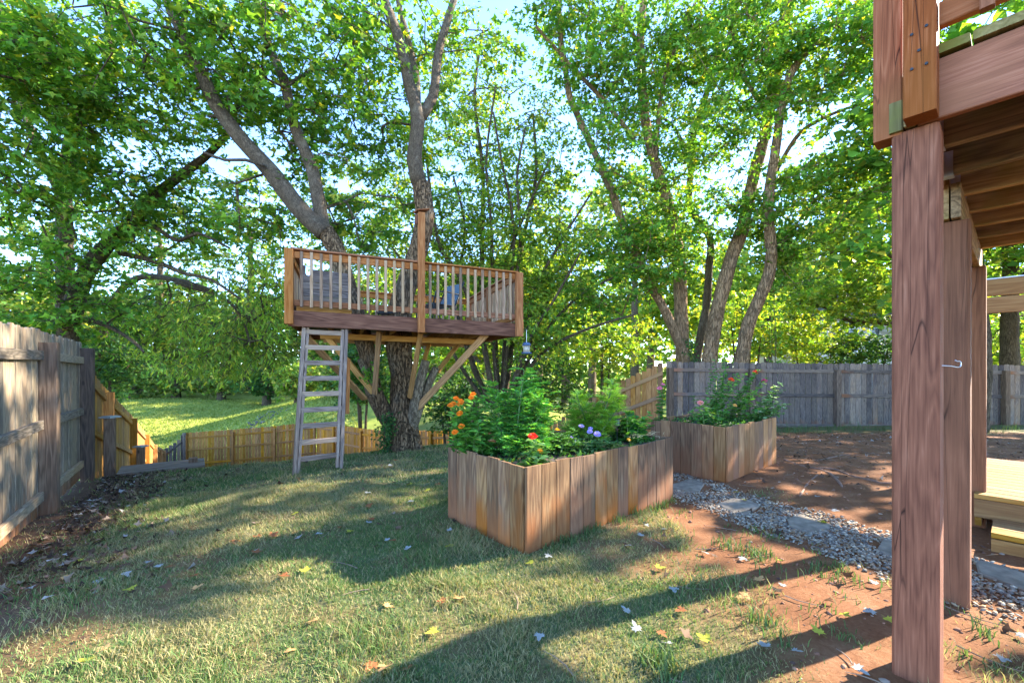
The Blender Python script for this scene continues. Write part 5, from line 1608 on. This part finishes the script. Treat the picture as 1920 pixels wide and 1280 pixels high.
ferny('dill_plant', 'feathery yellow green dill in the right half of the front planter', PL1(1.35, .5), stems, 26, .15, 8, [(.22, .46, .05), (.32, .56, .06), (.44, .60, .09), (.18, .36, .08)], [2, 3, 2, 1], .09, 'thread', fine=1.8)
stems = [(PL1(r_.uniform(.55, .95), r_.uniform(.3, .65)), W(r_.uniform(1025, 1085), r_.uniform(808, 850), r_.uniform(3.4, 3.8))) for _ in range(16)]
fy_ = ferny('marigold_plant', 'low marigold with small yellow flowers left of the purple asters', PL1(.75, .45), stems, 9, .10, 10, [(.07, .20, .04), (.11, .27, .05), (.16, .32, .06)], [2, 3, 1], .036)
for (px, py, Y) in ((1045, 806, 3.6),):
    flower(fy_, W(px, py, Y), .026, YEL, GOLD, 3)
# purple asters
stems = []; fl = []
for (px, py, Y, rad) in ((1090, 799, 3.8, .026), (1106, 809, 3.75, .026), (1107, 803, 3.85, .02), (1120, 814, 3.72, .034), (1072, 820, 3.7, .015), (1080, 826, 3.65, .014), (1066, 816, 3.75, .012)):
    c = W(px, py, Y); fl.append((c, rad, PURP, YEL, 2)); stems.append((PL1(r_.uniform(.85, 1.2), r_.uniform(.25, .5)), c - Vector((0, 0, .006))))
stems += [(PL1(r_.uniform(.8, 1.45), r_.uniform(.1, .5)), W(r_.uniform(1060, 1150), r_.uniform(822, 850), r_.uniform(3.45, 3.85))) for _ in range(34)]
leafy_stems('aster_plant', 'aster with lavender daisy flowers in the middle of the front planter', stems, .052, .03, [(.05, .14, .035), (.08, .19, .045), (.13, .24, .06)], [2, 3, 1], 12, fl)
# basil at the right end
stems = [(PL1(r_.uniform(1.55, 1.82), r_.uniform(.15, .5)), W(r_.uniform(1165, 1222), r_.uniform(768, 820), r_.uniform(4.05, 4.45))) for _ in range(30)]
leafy_stems('basil_plant', 'bushy dark green basil at the right end of the front planter', stems, .085, .034, [(.04, .16, .03), (.065, .21, .035), (.10, .26, .045)], [2, 3, 1], 13, [(W(1179, 824, 4.0), .02, YEL, GOLD, 3)], leaf='broad')
# wire light in the planter
lc = W(1157, 791, 4.1)
sl_ = empty('garden_light', (lc.x, lc.y, .5), 'small black caged garden light among the dill and basil', 'light')
mb = MB(); mb.tube([(lc.x, lc.y, .5), (lc.x, lc.y, lc.z - .03)], .004, 6); mb.build('stake', M_BLACKMETAL, sl_)
mb = MB()
frustum(mb, Vector((lc.x, lc.y, lc.z + .028)), .034, .034, .01); frustum(mb, Vector((lc.x, lc.y, lc.z - .036)), .03, .03, .006)
for k in range(8):
    an = k * math.pi / 4
    mb.tube([(lc.x + .03 * math.cos(an), lc.y + .03 * math.sin(an), lc.z - .032), (lc.x + .03 * math.cos(an), lc.y + .03 * math.sin(an), lc.z + .03)], .0022, 5)
mb.tube([(lc.x + .031 * math.cos(k * .3927), lc.y + .031 * math.sin(k * .3927), lc.z) for k in range(17)], .002, 5)
mb.build('cage', M_BLACKMETAL, sl_)
mb = MB(); frustum(mb, Vector((lc.x, lc.y, lc.z - .03)), .021, .021, .056); mb.build('lens', plain('frosted_lens', (.35, .45, .46), .3), sl_, True)

# low growth over the soil of each planter
def cover(PLf, lu, lv, n, seed, label, z):
    r = np.random.default_rng(seed)
    P = np.array([tuple(PLf(.04 + (lu - .08) * r.random(), .05 + (lv - .1) * r.random(), z + .05 * r.random() ** 2)) for _ in range(n)])
    keep = fbm(P[:, 0] * 4, P[:, 1] * 4, seed) > .42
    P = P[keep]; n = len(P)
    v, f, c = leaf_geo(P, r.normal(0, 1, (n, 3)) + np.array([0, 0, .5]), np.array([0, 0, 1])[None] + r.normal(0, .5, (n, 3)), .04 * r.uniform(.5, 1.5, n), tone_mix(r, n, [(.05, .13, .03), (.08, .19, .04), (.14, .24, .06), (.22, .17, .09)], [3, 3, 1, .6]), 'oval')
    prop(link('ground_cover', np_mesh('ground_cover', v, f, c), M_PLANTLEAF), label, 'ground cover', kind='stuff')
cover(PL1, 1.88, .95, 3800, 31, 'low leafy growth over the soil of the front planter', .52)
cover(PL2, 1.46, .91, 2200, 32, 'low leafy growth over the soil of the far planter', .53)
# dry straw at the corner of the front planter
r = np.random.default_rng(4)
mb = MB()
for k in range(46):
    a = PL1(1.55 + .3 * r.random(), .06 + .3 * r.random(), .585 + .03 * r.random()); an = r.uniform(0, 6.28)
    d = Vector((math.cos(an), math.sin(an), r.uniform(-.05, .25))) * r.uniform(.04, .13)
    mb.tube([a, a + d * .5 + Vector((0, 0, .008)), a + d], .0016, 4)
prop(mb.build('straw', plain('dry_straw', (.50, .40, .22), .8), None), 'dry straw lying at the back corner of the front planter', 'straw', kind='stuff')

# far planter: leggy zinnias
r_ = np.random.default_rng(14)
def zin(label, bases, tips, fls, seed, ls=.068, pal=PAL_GARDEN):
    stems = [(b, t) for b, t in zip(bases, tips)]
    for (c, *_x) in fls:
        stems.append((bases[0] + Vector((random.uniform(-.05, .05), 0, 0)), c - Vector((0, 0, .01))))
    leafy_stems('zinnia_plant', label, stems, ls, .048, pal, W_G, seed, fls, leaf='broad', group='zinnias in the far planter')
zin('single tall zinnia with pink blooms at the left corner of the far planter', [PL2(.06, .84), PL2(.07, .83)], [W(1244, 722, 5.3), W(1236, 735, 5.3)], [(W(1237, 728, 5.28), .034, PINK, GOLD, 3), (W(1243, 721, 5.34), .028, PINK, GOLD, 2)], 41)
zin('zinnia with one salmon flower in front of the grey fence, left in the far planter', [PL2(.3, .35) + Vector((r_.normal(0, .07), r_.normal(0, .05), 0)) for _ in range(10)], [W(r_.uniform(1288, 1345), r_.uniform(735, 775), r_.uniform(4.9, 5.3)) for _ in range(10)], [(W(1313, 755, 4.95), .036, (.85, .30, .25), GOLD, 3)], 42)
zin('tallest zinnia with a scarlet flower in the middle of the far planter', [PL2(.7, .5) + Vector((r_.normal(0, .08), r_.normal(0, .06), 0)) for _ in range(11)], [W(r_.uniform(1340, 1415), r_.uniform(662, 745), r_.uniform(5.2, 5.7)) for _ in range(11)], [(W(1371, 712, 5.25), .04, (.80, .08, .02), GOLD, 3), (W(1378, 760, 5.1), .026, (.85, .40, .1), GOLD, 2)], 43)
zin('zinnia with red and magenta flowers toward the right of the far planter', [PL2(1.05, .4) + Vector((r_.normal(0, .07), r_.normal(0, .06), 0)) for _ in range(14)], [W(r_.uniform(1395, 1440), r_.uniform(690, 770), r_.uniform(5.3, 5.7)) for _ in range(14)], [(W(1416, 698, 5.5), .036, REDF, GOLD, 3), (W(1433, 714, 5.5), .036, MAG, GOLD, 3)], 44)
zin('pale leaved plant leaning out over the right end of the far planter', [PL2(1.3, .25) + Vector((r_.normal(0, .06), r_.normal(0, .05), 0)) for _ in range(16)], [W(r_.uniform(1430, 1486), r_.uniform(716, 790), r_.uniform(5.3, 5.6)) for _ in range(16)], [], 45, .08, [(.08, .20, .05), (.13, .27, .07), (.22, .34, .14), (.42, .48, .30)])

# ------------------------------------------------------------------ roots, fallen leaves, litter
rt_ = [[(1470, 862), (1500, 872), (1545, 882), (1570, 900), (1580, 915)], [(1535, 878), (1565, 880), (1600, 893), (1650, 905), (1690, 905)], [(1500, 930), (1515, 905), (1540, 885)], [(1640, 860), (1600, 852), (1555, 858), (1500, 868)]]
root = empty('tree_roots', tuple(ground_pt(1547, 883)), 'exposed tree roots crossing the bare clay behind the gravel', 'roots')
for k, p in enumerate(rt_):
    pts = [ground_pt(*q) - Vector((0, 0, .004)) for q in p]
    pts, rr = smooth_path(pts, [.012 if k > 1 else .026] + [.02 if k < 2 else .013] * (len(pts) - 2) + [.008], .06)
    for q in pts[1:-1]: q.z = gz(q.x, q.y) - .006 + random.uniform(-.008, .006)
    mb = MB(); mb.tube(pts, rr, 8, True, .25)
    mb.build('root', plain('root_bark', (.20, .11, .07), .9, 0, .4, 30, .5), root, True)

def maple_leaf(seed, curl):
    r = np.random.default_rng(seed)
    half = [(.0, .0), (.13, .03), (.36, -.10), (.28, .10), (.52, .22), (.40, .30), (.50, .52), (.27, .44), (.20, .56), (.17, .80), (.0, 1.05)]
    pts = half + [(-x, y) for x, y in half[-2:0:-1]]
    vs = [(0, .38, 0)] + [(x * r.uniform(.9, 1.1), y, 0) for x, y in pts]
    vs = [(x, y, curl * (abs(x) ** 1.5) * 1.2 + .28 * curl * (y - .4) ** 2 + r.normal(0, .02)) for x, y, z in vs]
    n = len(pts)
    fs = [(0, 1 + i, 1 + (i + 1) % n) for i in range(n)]
    # stalk
    k = len(vs)
    vs += [(-.012, 0, 0), (.012, 0, 0), (.03, -.42, .06), (.01, -.42, .06)]
    return np.array(vs), np.array(fs + [(k, k + 1, k + 2), (k, k + 2, k + 3)])
def leaf_variants(col, seed):
    out = []
    for i in range(3):
        v, f = maple_leaf(seed + i, (.12, -.2, .35)[i])
        c = np.tile(np.array(col), (len(v), 1)) * (1 + .2 * (np.random.default_rng(i).random((len(v), 1)) - .5))
        me = np_mesh('fallen_leaf', v, f, c); me.materials.append(M_DRY)
        out.append(me)
    return out
KINDS = {'pale': (leaf_variants((.33, .34, .31), 1), 'pale silver backed maple leaf fallen', 'pale fallen maple leaves'),
         'yellow': (leaf_variants((.42, .40, .05), 5), 'yellow green maple leaf fallen', 'yellow fallen leaves'),
         'brown': (leaf_variants((.26, .10, .04), 9), 'curled brown leaf fallen', 'brown fallen leaves'),
         'tan': (leaf_variants((.52, .30, .12), 13), 'flat tan leaf fallen', 'tan fallen leaves')}
KN = {'pale': 'fallen_leaf', 'yellow': 'fallen_leaf', 'brown': 'fallen_leaf', 'tan': 'fallen_leaf'}
def drop(kind, px, py, size):
    p = ground_pt(px, py)
    if in_planter(np.array([p.x]), np.array([p.y]))[0]: return
    ms, lab, grp = KINDS[kind]
    o = bpy.data.objects.new('fallen_leaf', random.choice(ms))
    COL.objects.link(o)
    o.location = p + Vector((0, 0, .022))
    o.rotation_euler = (random.gauss(0, .14), random.gauss(0, .14), random.uniform(0, 6.28))
    o.scale = (size, size, size)
    if path_dist(np.array([p.x]), np.array([p.y]))[0] < .5: where = 'on or beside the gravel path'
    elif p.x > .75 and p.y < 4.6: where = 'on the bare clay in front'
    elif p.x > 2.2: where = 'on the dirt before the grey fence'
    elif p.y < 2.75: where = 'on the front lawn'
    elif p.x < -2.0: where = 'on the lawn below the left fence and ladder'
    else: where = 'on the shaded lawn beside the planter'
    prop(o, lab + ' ' + where, 'leaf', grp + ' ' + where)
random.seed(77)
for px, py in ((175, 1098), (280, 1058), (292, 1069), (12, 1050), (485, 1035), (130, 1056), (592, 1006), (766, 1034), (842, 1000), (728, 1018), (1031, 1046), (1012, 1196), (1197, 1190), (1258, 1216), (1262, 1108), (1203, 1010), (1242, 995), (1212, 990), (1180, 1156), (1328, 1042), (1472, 1106), (1436, 1222), (1600, 1258), (1636, 1150), (1645, 1102), (1512, 1008), (1180, 1026), (565, 884), (685, 928), (728, 875), (765, 945), (690, 985), (1485, 1228), (1395, 1050), (1560, 960), (1590, 985), (1530, 935), (1905, 1195), (1880, 1240)):
    drop('pale', px, py, random.uniform(.036, .06))
for px, py in ((1230, 1070), (1580, 1160), (1541, 1197), (1458, 1054), (572, 1078), (165, 1248), (806, 921), (771, 908), (1330, 1210), (240, 1110), (155, 1055), (660, 1000), (850, 1025), (1000, 1058), (1395, 940), (1377, 925), (560, 965), (600, 915), (1660, 1165), (820, 1190), (1550, 985)):
    drop('yellow', px, py, random.uniform(.05, .07))
for px, py in ((768, 1262), (435, 1020), (478, 1042), (527, 1084), (688, 954), (835, 1132), (560, 898), (640, 888), (826, 911), (742, 864), (702, 976), (660, 953), (742, 1018), (700, 1248), (480, 1012), (310, 1070), (360, 1085), (1455, 1160), (1235, 1190), (640, 992), (508, 1010), (1285, 1150)):
    drop('brown', px, py, random.uniform(.045, .07))
for px, py in ((728, 1256), (545, 1228), (363, 1112), (595, 1170), (120, 1085), (720, 1140), (850, 1128), (200, 1225), (1420, 1095), (1405, 1125)):
    drop('tan', px, py, random.uniform(.05, .075))

def litter(n, seed):
    r = np.random.default_rng(seed)
    y = np.sqrt(r.uniform(2.2 ** 2, 8 ** 2, n)); d = np.abs(r.normal(0, .42, n)) + .05
    x = left_fence_x(y) + .22 + d / .8
    n2 = n // 5
    y2 = np.sqrt(r.uniform(1.5 ** 2, 9 ** 2, n2)); x2 = r.uniform(-1.1, 1.15, n2) * y2
    n3 = n // 4
    y3 = r.uniform(4.8, 9.5, n3); x3 = r.uniform(2.6, 9, n3)
    x = np.concatenate([x, x2, x3]); y = np.concatenate([y, y2, y3])
    ok = ~in_planter(x, y) & (x > left_fence_x(y) + .05); x, y = x[ok], y[ok]; m = len(x)
    P = np.stack([x, y, ground_h(x, y) + r.uniform(.004, .03, m)], 1)
    cols = tone_mix(r, m, [(.055, .035, .025), (.11, .065, .04), (.18, .11, .07), (.28, .2, .14), (.36, .33, .3)], [3, 3, 2, .8, .5])
    return leaf_geo(P, r.normal(0, 1, (m, 3)) * np.array([1, 1, .25]), np.array([0, 0, 1])[None] + r.normal(0, .45, (m, 3)), r.uniform(.03, .075, m), cols, 'maple')
v, f, c = litter(2600, 8)
prop(link('leaf_litter', np_mesh('leaf_litter', v, f, c), M_DRY), 'brown leaf litter heaped along the left fence and over the dirt', 'leaf litter', kind='stuff')

# crumbs of clay, bits of bark and twigs on the bare ground
r = np.random.default_rng(91)
n = 9000
y = np.sqrt(r.uniform(1.3 ** 2, 10 ** 2, n)); x = r.uniform(-1.15, 1.3, n) * y
ok = (grass_mask(x, y) < .4) & ~in_planter(x, y) & (path_dist(x, y) > .3) & (x > left_fence_x(y) + .1) & (r.random(n) < .85)
x, y = x[ok], y[ok]; m = len(x)
v, f, c = stones(np.stack([x, y, ground_h(x, y)], 1), .004 + .013 * r.random(m) ** 3 + .0008 * y, tone_mix(r, m, [(.20, .09, .05), (.28, .14, .08), (.12, .06, .04), (.34, .25, .18)], [3, 3, 2, .7]), 92)
prop(link('dirt_clods', np_mesh('dirt_clods', v, f, c), attr_mat('clay_clod', .95)), 'crumbs of red clay and grit over the bare ground', 'dirt', kind='stuff')
mb = MB()
for k in range(90):
    yy = math.sqrt(r.uniform(1.6 ** 2, 8 ** 2)); xx = r.uniform(-.5, 1.1) * yy
    if in_planter(np.array([xx]), np.array([yy]))[0]: continue
    an = r.uniform(0, 6.28); L = r.uniform(.06, .26)
    pts = []
    for t in (0, .35, .7, 1):
        px_, py_ = xx + math.cos(an + .4 * t) * L * t, yy + math.sin(an + .4 * t) * L * t
        pts.append((px_, py_, gz(px_, py_) + .012))
    mb.tube(pts, [.003, .0028, .0022, .001], 5)
prop(mb.build('twigs', plain('twig_bark', (.22, .15, .10), .9), None), 'thin fallen twigs scattered over lawn and clay', 'twigs', kind='stuff')
